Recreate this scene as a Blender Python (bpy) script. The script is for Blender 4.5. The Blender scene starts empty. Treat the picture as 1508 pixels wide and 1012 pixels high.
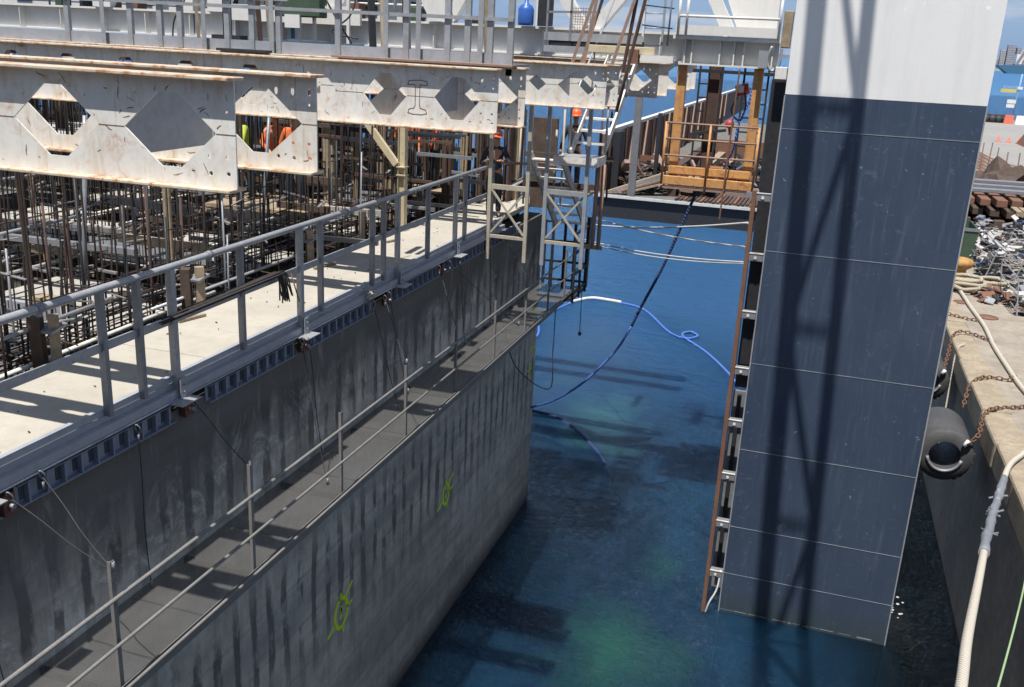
import bpy, bmesh, math, random
from mathutils import Vector, Matrix
from mathutils.geometry import tessellate_polygon
random.seed(7)
R = math.radians
# ------------------------------------------------------------------ camera
scene = bpy.context.scene
HC = 11.42
th, roll, yaw = R(17.45), R(2.85), R(17.0)
fw = Vector((-math.sin(yaw)*math.cos(th), math.cos(yaw)*math.cos(th), -math.sin(th)))
rt = Vector((math.cos(yaw), math.sin(yaw), 0)); up = rt.cross(fw)
r2 = rt*math.cos(roll)+up*math.sin(roll); u2 = -rt*math.sin(roll)+up*math.cos(roll)
cd = bpy.data.cameras.new('camera'); cam = bpy.data.objects.new('camera', cd)
scene.collection.objects.link(cam)
m4 = Matrix((r2, u2, -fw)).transposed().to_4x4(); m4.translation = Vector((0, 0, HC))
cam.matrix_world = m4
cd.sensor_width = 36; cd.lens = 36*1410/1508; cd.clip_start = 0.1; cd.clip_end = 60000
scene.camera = cam
# ------------------------------------------------------------------ light
SUN = Vector((-.02, -.38, 1)).normalized()
w = bpy.data.worlds.new('World'); scene.world = w; w.use_nodes = True
nt = w.node_tree; nt.nodes.clear()
wo = nt.nodes.new('ShaderNodeOutputWorld'); bg = nt.nodes.new('ShaderNodeBackground')
sky = nt.nodes.new('ShaderNodeTexSky'); sky.sky_type = 'NISHITA'; sky.sun_disc = False
sky.sun_elevation = math.asin(SUN.z); sky.sun_rotation = math.atan2(SUN.x, SUN.y)
sky.air_density = 1.0; sky.dust_density = 0.7; sky.ozone_density = 1.5; sky.altitude = 10
# low white cloud bank, by direction of view
tc = nt.nodes.new('ShaderNodeTexCoord'); mp = nt.nodes.new('ShaderNodeMapping'); mp.inputs['Scale'].default_value = (4, 4, 22)
nz = nt.nodes.new('ShaderNodeTexNoise'); nz.inputs['Scale'].default_value = 1.6; nz.inputs['Detail'].default_value = 5
cr = nt.nodes.new('ShaderNodeValToRGB'); cr.color_ramp.elements[0].position = .50; cr.color_ramp.elements[1].position = .68
mx = nt.nodes.new('ShaderNodeMixRGB'); mx.inputs[2].default_value = (6.5, 6.8, 7.2, 1)
mf = nt.nodes.new('ShaderNodeMath'); mf.operation = 'MULTIPLY'; mf.inputs[1].default_value = .6
L = nt.links.new
L(tc.outputs['Generated'], mp.inputs[0]); L(mp.outputs[0], nz.inputs[0]); L(nz.outputs[0], cr.inputs[0])
L(cr.outputs[0], mf.inputs[0]); L(mf.outputs[0], mx.inputs[0]); 
# clear blue harbour air: the sky stays blue down to the horizon instead of going yellow-grey
sx = nt.nodes.new('ShaderNodeSeparateXYZ'); L(tc.outputs['Generated'], sx.inputs[0])
ml = nt.nodes.new('ShaderNodeMapRange'); ml.inputs[1].default_value = -.02; ml.inputs[2].default_value = .30; ml.inputs[3].default_value = .85; ml.inputs[4].default_value = 0
L(sx.outputs['Z'], ml.inputs[0]); m2 = nt.nodes.new('ShaderNodeMixRGB'); m2.inputs[2].default_value = (1.9, 3.5, 6.6, 1)
L(ml.outputs[0], m2.inputs[0]); L(sky.outputs[0], m2.inputs[1]); L(m2.outputs[0], mx.inputs[1])
L(mx.outputs[0], bg.inputs[0]); bg.inputs[1].default_value = 0.074; L(bg.outputs[0], wo.inputs[0])
sl = bpy.data.lights.new('sun', 'SUN'); sl.energy = 4.9; sl.angle = R(.42); sl.color = (1, .955, .89)
so = bpy.data.objects.new('sun', sl); scene.collection.objects.link(so)
so.rotation_euler = SUN.to_track_quat('Z', 'Y').to_euler(); so.location = (0, -20, 60)
scene.view_settings.view_transform = 'Standard'; scene.view_settings.look = 'None'
scene.view_settings.exposure = 0.5; scene.view_settings.gamma = 1
# ------------------------------------------------------------------ materials
def newmat(name):
    m = bpy.data.materials.new(name); m.use_nodes = True
    n = m.node_tree; b = n.nodes['Principled BSDF']; return m, n, b
def nd(n, t, **k):
    x = n.nodes.new(t)
    for a, v in k.items(): setattr(x, a, v)
    return x
def pos(n, scale=(1, 1, 1)):
    g = nd(n, 'ShaderNodeNewGeometry'); p = nd(n, 'ShaderNodeMapping'); p.inputs['Scale'].default_value = scale
    n.links.new(g.outputs['Position'], p.inputs[0]); return p.outputs[0]
def noise(n, vec, sc, det=4, rough=.55, dist=0):
    z = nd(n, 'ShaderNodeTexNoise'); z.inputs['Scale'].default_value = sc; z.inputs['Detail'].default_value = det
    z.inputs['Roughness'].default_value = rough; z.inputs['Distortion'].default_value = dist
    n.links.new(vec, z.inputs['Vector']); return z.outputs['Fac']
def ramp(n, fac, a, b, ca=(0, 0, 0, 1), cb=(1, 1, 1, 1)):
    r = nd(n, 'ShaderNodeValToRGB'); e = r.color_ramp.elements
    e[0].position, e[1].position = a, b; e[0].color, e[1].color = ca, cb
    n.links.new(fac, r.inputs[0]); return r.outputs[0]
def mix(n, fac, a, b, mode='MIX'):
    x = nd(n, 'ShaderNodeMixRGB', blend_type=mode)
    for i, v in ((0, fac), (1, a), (2, b)):
        if isinstance(v, (int, float)): x.inputs[i].default_value = v
        elif isinstance(v, tuple): x.inputs[i].default_value = v if len(v) == 4 else v+(1,)
        else: n.links.new(v, x.inputs[i])
    return x.outputs[0]
def mul(n, a, b):
    x = nd(n, 'ShaderNodeMath', operation='MULTIPLY')
    for i, v in ((0, a), (1, b)):
        if isinstance(v, (int, float)): x.inputs[i].default_value = v
        else: n.links.new(v, x.inputs[i])
    return x.outputs[0]
def bump(n, b, fac, st=.3, dist=.02):
    x = nd(n, 'ShaderNodeBump'); x.inputs['Strength'].default_value = st; x.inputs['Distance'].default_value = dist
    n.links.new(fac, x.inputs['Height']); n.links.new(x.outputs[0], b.inputs['Normal'])
def surf(name, c1, c2=None, rough=.6, metal=0, sc=3, rust=None, rustc=(.16, .065, .025), streak=0, ystain=0, bst=.15, bsc=30, grime=.35):
    """generic weathered surface: two-tone noise, grime, optional rust patches and vertical streaks"""
    m, n, b = newmat(name); v = pos(n)
    c2 = c2 or tuple(x*.75 for x in c1)
    col = mix(n, ramp(n, noise(n, v, sc, 6, .6), .3, .7), c1, c2)
    col = mix(n, mul(n, ramp(n, noise(n, v, sc*5, 5, .7), .45, .75), grime), col, tuple(x*.45 for x in c1))
    if streak:
        s = ramp(n, noise(n, pos(n, (6, 6, .5)), 2.2, 4), .5, .72)
        col = mix(n, mul(n, s, streak), col, tuple(x*.5 for x in c1))
    if rust:
        f = ramp(n, noise(n, v, sc*2.3, 9, .72, .4), rust, rust+.07)
        col = mix(n, f, col, rustc)
        halo = ramp(n, noise(n, v, sc*2.3, 9, .72, .4), rust-.09, rust+.02)
        col = mix(n, mul(n, halo, .45), col, tuple(min(1, x*2.2) for x in rustc))
    if ystain:
        f = mul(n, ramp(n, noise(n, pos(n, (3.2, 3, .8)), 1.5, 8, .72, .5), .50, .72), ystain); col = mix(n, f, col, (.44, .31, .14))
        f = mul(n, ramp(n, noise(n, pos(n, (14, 3, 1.1)), 1.0, 6, .7, .3), .58, .70), ystain*.8); col = mix(n, f, col, (.33, .20, .08))
    n.links.new(col, b.inputs['Base Color'])
    b.inputs['Metallic'].default_value = metal
    rr = ramp(n, noise(n, v, sc*4, 4), .3, .7, (rough*.8,)*3+(1,), (min(1, rough*1.15),)*3+(1,)); n.links.new(rr, b.inputs['Roughness'])
    bump(n, b, noise(n, v, bsc, 5, .65), bst, .01)
    return m
M = {}
M['cream'] = surf('cream_rusty_paint', (.72, .71, .675), (.62, .61, .575), .55, 0, 1.9, rust=.635, rustc=(.20,.09,.035), grime=.25, bst=.1, streak=.12, ystain=.6)
M['flange'] = surf('flange_rusty_paint', (.62, .56, .45), (.50, .42, .32), .7, 0, 4, rust=.53, rustc=(.24, .12, .06))
M['streak'] = surf('rust_streak', (.24, .125, .05), (.15, .075, .035), .9, 0, 20)
M['galv'] = surf('galvanised_steel', (.40, .415, .435), (.30, .315, .335), .5, .3, 5, rust=.70, grime=.45)
M['galvd'] = surf('galvanised_steel_dull', (.26, .275, .30), (.20, .21, .23), .5, .3, 5)
M['channel'] = surf('grey_channel_paint', (.36, .38, .42), (.30, .32, .36), .5, .1, 2, rust=.74)
M['waler'] = surf('blue_grey_waler', (.26, .29, .36), (.20, .23, .29), .5, .2, 4, rust=.72)
M['deck'] = surf('sunlit_concrete_boards', (.43, .40, .345), (.36, .335, .285), .85, 0, 1.3, bst=.25, grime=.3)
M['slab'] = surf('rough_concrete', (.42, .40, .36), (.30, .285, .26), .9, 0, 2, bst=.4)
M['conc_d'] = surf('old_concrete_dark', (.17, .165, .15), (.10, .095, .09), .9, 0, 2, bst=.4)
M['rebar'] = surf('rebar_steel', (.05, .042, .038), (.032, .03, .03), .8, .2, 6)
M['rebar2'] = surf('rebar_rusty', (.085, .05, .036), (.05, .034, .028), .85, .1, 6)
M['wood'] = surf('weathered_timber', (.36, .29, .20), (.22, .17, .115), .85, 0, 7, bst=.3, streak=.4)
M['woodd'] = surf('dark_tarred_timber', (.10, .068, .05), (.055, .04, .032), .9, 0, 4, bst=.5)
M['woodp'] = surf('pinkish_old_timber', (.33, .22, .17), (.24, .16, .125), .85, 0, 7, bst=.3)
M['rustch'] = surf('rust_primer_steel', (.21, .105, .065), (.15, .075, .05), .8, .1, 3, grime=.5)
M['rustdark'] = surf('dark_rust_steel', (.10, .055, .04), (.055, .035, .03), .85, .1, 4)
M['orange'] = surf('orange_oxide_paint', (.62, .34, .12), (.50, .25, .09), .65, 0, 3, rust=.55, rustc=(.20, .085, .04), streak=.6)
M['white'] = surf('white_steel_paint', (.70, .69, .66), (.62, .61, .58), .5, 0, 1, rust=.73, grime=.12, streak=.12)
M['yellow'] = surf('pale_yellow_paint', (.56, .49, .33), (.45, .38, .25), .6, 0, 3, rust=.68)
M['legp'] = surf('old_cream_paint', (.44, .40, .32), (.33, .30, .24), .6, 0, 3, rust=.66)
M['slot'] = surf('waler_rib_shade', (.055, .062, .08), (.04, .045, .06), .7)  # dark tone standing in for shade beside the waler ribs
M['black'] = surf('black_rubber', (.028, .028, .03), (.04, .04, .042), .65, 0, 3)
M['blacksteel'] = surf('black_steel', (.022, .024, .028), (.035, .035, .04), .6, .2, 3)
M['rubber'] = surf('grey_rubber', (.075, .075, .078), (.05, .05, .052), .7, 0, 2, grime=.5, bst=.4)
M['red'] = surf('red_paint', (.45, .05, .04), (.35, .04, .03), .5, 0, 3)
M['dred'] = surf('dark_red_clamp', (.16, .045, .035), (.12, .04, .03), .6, 0, 5)
M['hivis'] = surf('orange_work_cloth', (.75, .16, .035), (.6, .12, .03), .8, 0, 8, bst=.4)
M['lime'] = surf('lime_work_cloth', (.42, .55, .06), (.3, .42, .05), .8, 0, 8)
M['trous'] = surf('dark_blue_trousers', (.035, .04, .055), (.025, .028, .04), .9, 0, 8)
M['skin'] = surf('skin', (.42, .24, .16), (.38, .21, .14), .6, 0, 8, grime=.05)
M['helmet'] = surf('helmet_orange', (.78, .13, .03), (.72, .12, .03), .35, 0, 3, grime=.1)
M['boot'] = surf('boot_leather', (.05, .035, .025), (.04, .03, .02), .8)
M['blue'] = surf('blue_plastic', (.04, .12, .42), (.03, .10, .36), .35, 0, 3)
M['paleblue'] = surf('pale_blue_paint', (.20, .36, .62), (.16, .30, .55), .5)
M['bluep'] = surf('blue_paint_mark', (.04, .18, .36), (.03, .14, .3), .7)
M['spray'] = surf('yellow_green_spray', (.72, .95, .03), (.62, .85, .03), .7, 0, 9, grime=.1)
M['greentarp'] = surf('dark_green_box', (.05, .09, .055), (.04, .07, .045), .8)
M['palegreen'] = surf('pale_green_net', (.33, .48, .33), (.2, .36, .34), .9, 0, 14)
M['quay'] = surf('quay_stone', (.37, .31, .225), (.24, .195, .14), .9, 0, 2.2, bst=.9, bsc=14, grime=.7, streak=.25)
M['quayc'] = surf('quay_concrete', (.34, .30, .245), (.23, .20, .165), .9, 0, 1.1, bst=.8, bsc=20, grime=.65)
M['road'] = surf('pale_asphalt', (.28, .275, .26), (.24, .235, .225), .9, 0, .3)
M['chain'] = surf('rusty_chain', (.20, .105, .06), (.13, .07, .045), .85, .2, 9)
M['cableg'] = surf('wire_rope_grey', (.05, .05, .052), (.035, .035, .036), .9, 0, 9)
M['sea_far'] = None
M['paper'] = surf('white_plastic_sheet', (.52, .51, .48), (.34, .34, .34), .5, 0, 5, bst=.6, bsc=8)
M['junk'] = surf('mixed_scrap', (.30, .28, .27), (.10, .10, .12), .7, .1, 12)
M['ochre'] = surf('ochre_bollard_paint', (.52, .34, .10), (.30, .15, .06), .8, 0, 9, rust=.55)
M['cyl'] = surf('beige_tank', (.34, .33, .25), (.28, .27, .21), .6)
M['jred'] = surf('barrier_red', (.65, .16, .10), (.55, .12, .08), .6)
M['jwhite'] = surf('barrier_white', (.75, .74, .72), (.66, .65, .63), .6)
M['net'] = surf('orange_net', (.62, .33, .22), (.55, .28, .19), .9)
M['city'] = surf('far_building', (.42, .38, .35), (.34, .31, .29), .9, 0, .02)
M['city2'] = surf('far_building_grey', (.22, .24, .28), (.2, .21, .25), .9, 0, .02)
M['hill'] = surf('far_hill', (.10, .12, .15), (.08, .10, .13), 1, 0, .002)
M['shipblue'] = surf('ship_blue_hull', (.05, .14, .22), (.04, .12, .2), .5)
def ropemat(name, c1, c2, sc=60):
    m, n, b = newmat(name); g = nd(n, 'ShaderNodeNewGeometry')
    wv = nd(n, 'ShaderNodeTexWave', wave_type='BANDS', bands_direction='DIAGONAL'); wv.inputs['Scale'].default_value = sc/6.0
    wv.inputs['Distortion'].default_value = 1.5; n.links.new(g.outputs['Position'], wv.inputs[0])
    col = mix(n, ramp(n, wv.outputs['Fac'], .35, .65), c1, c2); n.links.new(col, b.inputs['Base Color'])
    b.inputs['Roughness'].default_value = .8; bump(n, b, wv.outputs['Fac'], .7, .02); return m
M['rope'] = ropemat('white_rope', (.62, .58, .49), (.40, .36, .30), 70)
M['ropebeige'] = ropemat('beige_rope', (.52, .46, .35), (.30, .26, .19), 60)
M['ropeblue'] = ropemat('blue_rope', (.03, .10, .42), (.10, .22, .60), 40)
M['ropedark'] = ropemat('dark_blue_rope', (.012, .025, .09), (.03, .05, .16), 40)
M['hosewhite'] = surf('white_line', (.60, .60, .58), (.48, .48, .46), .7)
M['greenline'] = surf('green_line', (.30, .42, .22), (.24, .35, .18), .8)
# caisson wall: damp dark streaks, lighter bloom
def wallmat():
    m, n, b = newmat('caisson_wall_concrete'); v = pos(n)
    base = mix(n, ramp(n, noise(n, v, .55, 7, .62), .32, .68), (.46, .415, .345), (.60, .56, .485))
    g = nd(n, 'ShaderNodeNewGeometry'); sp = nd(n, 'ShaderNodeSeparateXYZ'); n.links.new(g.outputs['Position'], sp.inputs[0])
    # damp top lift of the pour (ends in an uneven tide line near the catwalk)
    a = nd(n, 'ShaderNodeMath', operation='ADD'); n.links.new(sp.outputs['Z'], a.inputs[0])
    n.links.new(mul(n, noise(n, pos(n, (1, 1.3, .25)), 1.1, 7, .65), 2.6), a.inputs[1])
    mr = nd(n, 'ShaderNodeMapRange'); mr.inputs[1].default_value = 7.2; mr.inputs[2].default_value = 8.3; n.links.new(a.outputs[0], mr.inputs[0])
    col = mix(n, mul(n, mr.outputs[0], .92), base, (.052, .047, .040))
    # mottled, blotchy surface
    mt = ramp(n, noise(n, pos(n, (1, 1, .7)), 3.2, 8, .72), .42, .62); col = mix(n, mul(n, mt, .38), col, (.10, .095, .088))
    # tie-hole run stains: tall narrow dark marks in regular columns, in two lifts
    wv = nd(n, 'ShaderNodeTexWave', wave_type='BANDS', bands_direction='Y'); wv.inputs['Scale'].default_value = .80
    wv.inputs['Distortion'].default_value = 2.6; wv.inputs['Detail'].default_value = 4; wv.inputs['Detail Scale'].default_value = 2.5; wv.inputs['Detail Roughness'].default_value = .7
    n.links.new(pos(n, (1, 1, .3)), wv.inputs[0])
    cols = ramp(n, wv.outputs['Fac'], .60, .80)
    blob = ramp(n, noise(n, pos(n, (1, 1.6, 1.1)), 1.3, 7, .65), .40, .50)
    def zband(z0, z1, z2, z3):
        r1 = nd(n, 'ShaderNodeMapRange'); r1.inputs[1].default_value = z0; r1.inputs[2].default_value = z1; n.links.new(sp.outputs['Z'], r1.inputs[0])
        r2_ = nd(n, 'ShaderNodeMapRange'); r2_.inputs[1].default_value = z3; r2_.inputs[2].default_value = z2; n.links.new(sp.outputs['Z'], r2_.inputs[0])
        return mul(n, r1.outputs[0], r2_.outputs[0])
    zb_ = nd(n, 'ShaderNodeMath', operation='ADD'); n.links.new(zband(2.0, 3.4, 4.2, 4.9), zb_.inputs[0]); n.links.new(zband(5.7, 6.1, 6.7, 7.2), zb_.inputs[1])
    f = mul(n, mul(n, cols, blob), zb_.outputs[0])
    # chalky bloom around and below the runs
    bl = ramp(n, noise(n, pos(n, (1, 1.0, .9)), 1.6, 10, .78, .8), .50, .62)
    bz = zband(5.2, 5.8, 6.5, 7.1); col = mix(n, mul(n, mul(n, bl, bz), .85), col, (.66, .64, .60))
    bl2 = ramp(n, noise(n, pos(n, (1, 5, .7)), 1.2, 9, .75, .4), .56, .68); col = mix(n, mul(n, bl2, .30), col, (.55, .54, .53))
    col = mix(n, mul(n, f, .78), col, (.05, .047, .043))
    fr = ramp(n, noise(n, pos(n, (1, 7, .5)), 1.0, 7, .7), .52, .72); col = mix(n, mul(n, fr, .28), col, (.07, .068, .065))
    # faint pour lines
    wz = nd(n, 'ShaderNodeTexWave', wave_type='BANDS', bands_direction='Z'); wz.inputs['Scale'].default_value = .42; wz.inputs['Distortion'].default_value = .6; wz.inputs['Detail'].default_value = 4
    n.links.new(v, wz.inputs[0]); col = mix(n, mul(n, ramp(n, wz.outputs['Fac'],   .975, 1), .2), col, (.10, .10, .098))
    # diagonal trowel-like swathes low on the wall
    cl = nd(n, 'ShaderNodeMapping'); cl.inputs['Rotation'].default_value = (R(-20), 0, 0); cl.inputs['Scale'].default_value = (1, .25, 2.2)
    n.links.new(g.outputs['Position'], cl.inputs[0])
    sw = ramp(n, noise(n, cl.outputs[0], .8, 5, .6), .45, .62); col = mix(n, mul(n, sw, .45), col, (.15, .15, .15))
    # wet, weedy waterline
    mr2 = nd(n, 'ShaderNodeMapRange'); mr2.inputs[1].default_value = .55; mr2.inputs[2].default_value = .0; n.links.new(sp.outputs['Z'], mr2.inputs[0])
    col = mix(n, mul(n, mr2.outputs[0], .8), col, (.03, .035, .03))
    n.links.new(col, b.inputs['Base Color']); b.inputs['Roughness'].default_value = .78
    bump(n, b, noise(n, v, 18, 7, .7), .35, .012); return m
M['wall'] = wallmat()
def towermat(name, c1, c2, speck):
    m, n, b = newmat(name); v = pos(n)
    col = mix(n, ramp(n, noise(n, pos(n, (1, 1, .6)), .8, 7, .6), .3, .7), c1, c2)
    s = ramp(n, noise(n, pos(n, (1.2, 1, .8)), 4.5, 6, .7, .8), .63, .72); col = mix(n, mul(n, s, .6), col, speck)
    s2 = ramp(n, noise(n, pos(n, (9, 1, .5)), 1.6, 4, .6), .55, .8); col = mix(n, mul(n, s2, .35), col, speck)
    s3 = ramp(n, noise(n, v, 9, 2, .4, 1.5), .74, .77); s4 = ramp(n, noise(n, pos(n, (1.5, 1, 3)), 2.1, 8, .75, .9), .60, .64); col = mix(n, mul(n, s4, .28), col, speck)
    s5 = ramp(n, noise(n, pos(n, (5, 1, .35)), .8, 6, .7), .5, .8); col = mix(n, mul(n, s5, .35), col, tuple(x*.7 for x in c1))
    col = mix(n, mul(n, s3, .6), col, tuple(min(1, x*1.9) for x in speck))
    n.links.new(col, b.inputs['Base Color']); b.inputs['Roughness'].default_value = .42
    g = nd(n, 'ShaderNodeNewGeometry'); sp = nd(n, 'ShaderNodeSeparateXYZ'); n.links.new(g.outputs['Position'], sp.inputs[0])
    ad = nd(n, 'ShaderNodeMath', operation='ADD'); n.links.new(sp.outputs['Z'], ad.inputs[0]); n.links.new(mul(n, noise(n, pos(n, (1.5, 1, .4)), 2.2, 6, .7), .9), ad.inputs[1])
    mr = nd(n, 'ShaderNodeMapRange'); mr.inputs[1].default_value = 1.15; mr.inputs[2].default_value = .35; n.links.new(ad.outputs[0], mr.inputs[0])
    col = mix(n, mul(n, mr.outputs[0], .7), col, (.035, .05, .045)); n.links.new(col, b.inputs['Base Color'])
    bump(n, b, noise(n, pos(n, (1, 1, .4)), 1.3, 3), .35, .06); return m
M['navy'] = towermat('navy_hull_paint', (.034, .052, .090), (.046, .067, .106), (.13, .16, .19))
M['towerw'] = towermat('white_hull_paint', (.74, .74, .73), (.70, .70, .69), (.62, .62, .58))
M['seam'] = surf('weld_seam', (.26, .29, .33), (.17, .19, .22), .5)
def nettex(name, c, sc=9, thr=.3):
    m, n, b = newmat(name); b.inputs['Base Color'].default_value = c+(1,); b.inputs['Roughness'].default_value = .8; return m
def water():
    m, n, b = newmat('sea_water'); v = pos(n)
    g = nd(n, 'ShaderNodeNewGeometry'); sp = nd(n, 'ShaderNodeSeparateXYZ'); n.links.new(g.outputs['Position'], sp.inputs[0])
    f1 = ramp(n, noise(n, pos(n, (1, .5, 1)), .16, 4, .55, .4), .42, .64)
    deep = mix(n, f1, (.009, .036, .078), (.026, .110, .23))
    # sun patches between beam shadows, painted turquoise into the turbid water colour
    wv = noise(n, v, .35, 3, .6)
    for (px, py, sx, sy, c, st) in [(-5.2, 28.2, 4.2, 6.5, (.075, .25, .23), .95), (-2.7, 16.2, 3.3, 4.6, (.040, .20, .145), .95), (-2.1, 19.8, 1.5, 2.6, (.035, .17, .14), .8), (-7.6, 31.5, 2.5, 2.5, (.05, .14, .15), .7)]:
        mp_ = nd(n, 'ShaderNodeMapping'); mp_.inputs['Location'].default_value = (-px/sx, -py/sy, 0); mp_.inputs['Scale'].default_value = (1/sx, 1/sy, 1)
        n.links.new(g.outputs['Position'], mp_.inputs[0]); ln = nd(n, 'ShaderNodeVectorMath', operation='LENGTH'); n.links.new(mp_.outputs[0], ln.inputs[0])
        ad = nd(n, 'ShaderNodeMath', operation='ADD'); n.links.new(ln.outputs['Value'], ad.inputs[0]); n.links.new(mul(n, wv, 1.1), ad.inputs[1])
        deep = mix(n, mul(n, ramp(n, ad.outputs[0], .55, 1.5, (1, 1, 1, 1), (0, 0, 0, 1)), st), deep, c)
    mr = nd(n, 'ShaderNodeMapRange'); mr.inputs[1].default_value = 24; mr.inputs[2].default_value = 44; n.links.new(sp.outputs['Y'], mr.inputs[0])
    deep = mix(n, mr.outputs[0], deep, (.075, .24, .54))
    # near-black water colour between tower and quay
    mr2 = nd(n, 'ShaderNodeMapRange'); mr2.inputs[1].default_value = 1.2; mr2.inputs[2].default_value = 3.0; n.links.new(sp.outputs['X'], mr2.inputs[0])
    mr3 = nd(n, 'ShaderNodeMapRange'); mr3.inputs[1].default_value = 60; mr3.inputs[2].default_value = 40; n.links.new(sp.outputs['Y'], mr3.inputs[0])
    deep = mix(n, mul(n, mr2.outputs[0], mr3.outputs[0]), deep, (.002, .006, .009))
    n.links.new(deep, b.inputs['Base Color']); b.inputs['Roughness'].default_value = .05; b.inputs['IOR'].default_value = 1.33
    b.subsurface_method = 'BURLEY'; b.inputs['Subsurface Weight'].default_value = .62; b.inputs['Subsurface Radius'].default_value = (.7, 1.3, 1.6); b.inputs['Subsurface Scale'].default_value = 1.0
    n1 = noise(n, pos(n, (1, 1.8, 1)), 1.5, 6, .62, .5); n2 = noise(n, pos(n, (1.2, 1.7, 1)), 5.0, 5, .65, 1.0)
    ad = nd(n, 'ShaderNodeMath', operation='ADD'); n.links.new(n1, ad.inputs[0]); n.links.new(mul(n, n2, .5), ad.inputs[1])
    n3 = noise(n, pos(n, (1, 2.2, 1)), .45, 5, .6, .6); a3 = nd(n, 'ShaderNodeMath', operation='ADD'); n.links.new(ad.outputs[0], a3.inputs[0]); n.links.new(mul(n, n3, 1.6), a3.inputs[1]); ad = a3
    bp = nd(n, 'ShaderNodeBump'); bp.inputs['Strength'].default_value = 1.0; bp.inputs['Distance'].default_value = .6
    n.links.new(ad.outputs[0], bp.inputs['Height']); n.links.new(bp.outputs[0], b.inputs['Normal'])
    # clear enough to see the hull just below the surface
    tr = nd(n, 'ShaderNodeBsdfTransparent'); tr.inputs[0].default_value = (.42, .74, .78, 1)
    ms = nd(n, 'ShaderNodeMixShader'); ms.inputs[0].default_value = .50
    out = n.nodes['Material Output']
    b.inputs['Specular IOR Level'].default_value = 0
    gl = nd(n, 'ShaderNodeBsdfGlossy'); gl.inputs['Roughness'].default_value = .07; n.links.new(bp.outputs[0], gl.inputs['Normal'])
    fr = nd(n, 'ShaderNodeFresnel'); fr.inputs['IOR'].default_value = 1.45; n.links.new(bp.outputs[0], fr.inputs['Normal'])
    mg = nd(n, 'ShaderNodeMixShader'); n.links.new(fr.outputs[0], mg.inputs[0])
    n.links.new(b.outputs[0], ms.inputs[1]); n.links.new(tr.outputs[0], ms.inputs[2]); n.links.new(ms.outputs[0], mg.inputs[1]); n.links.new(gl.outputs[0], mg.inputs[2]); n.links.new(mg.outputs[0], out.inputs[0])
    return m
M['water'] = water()
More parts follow.
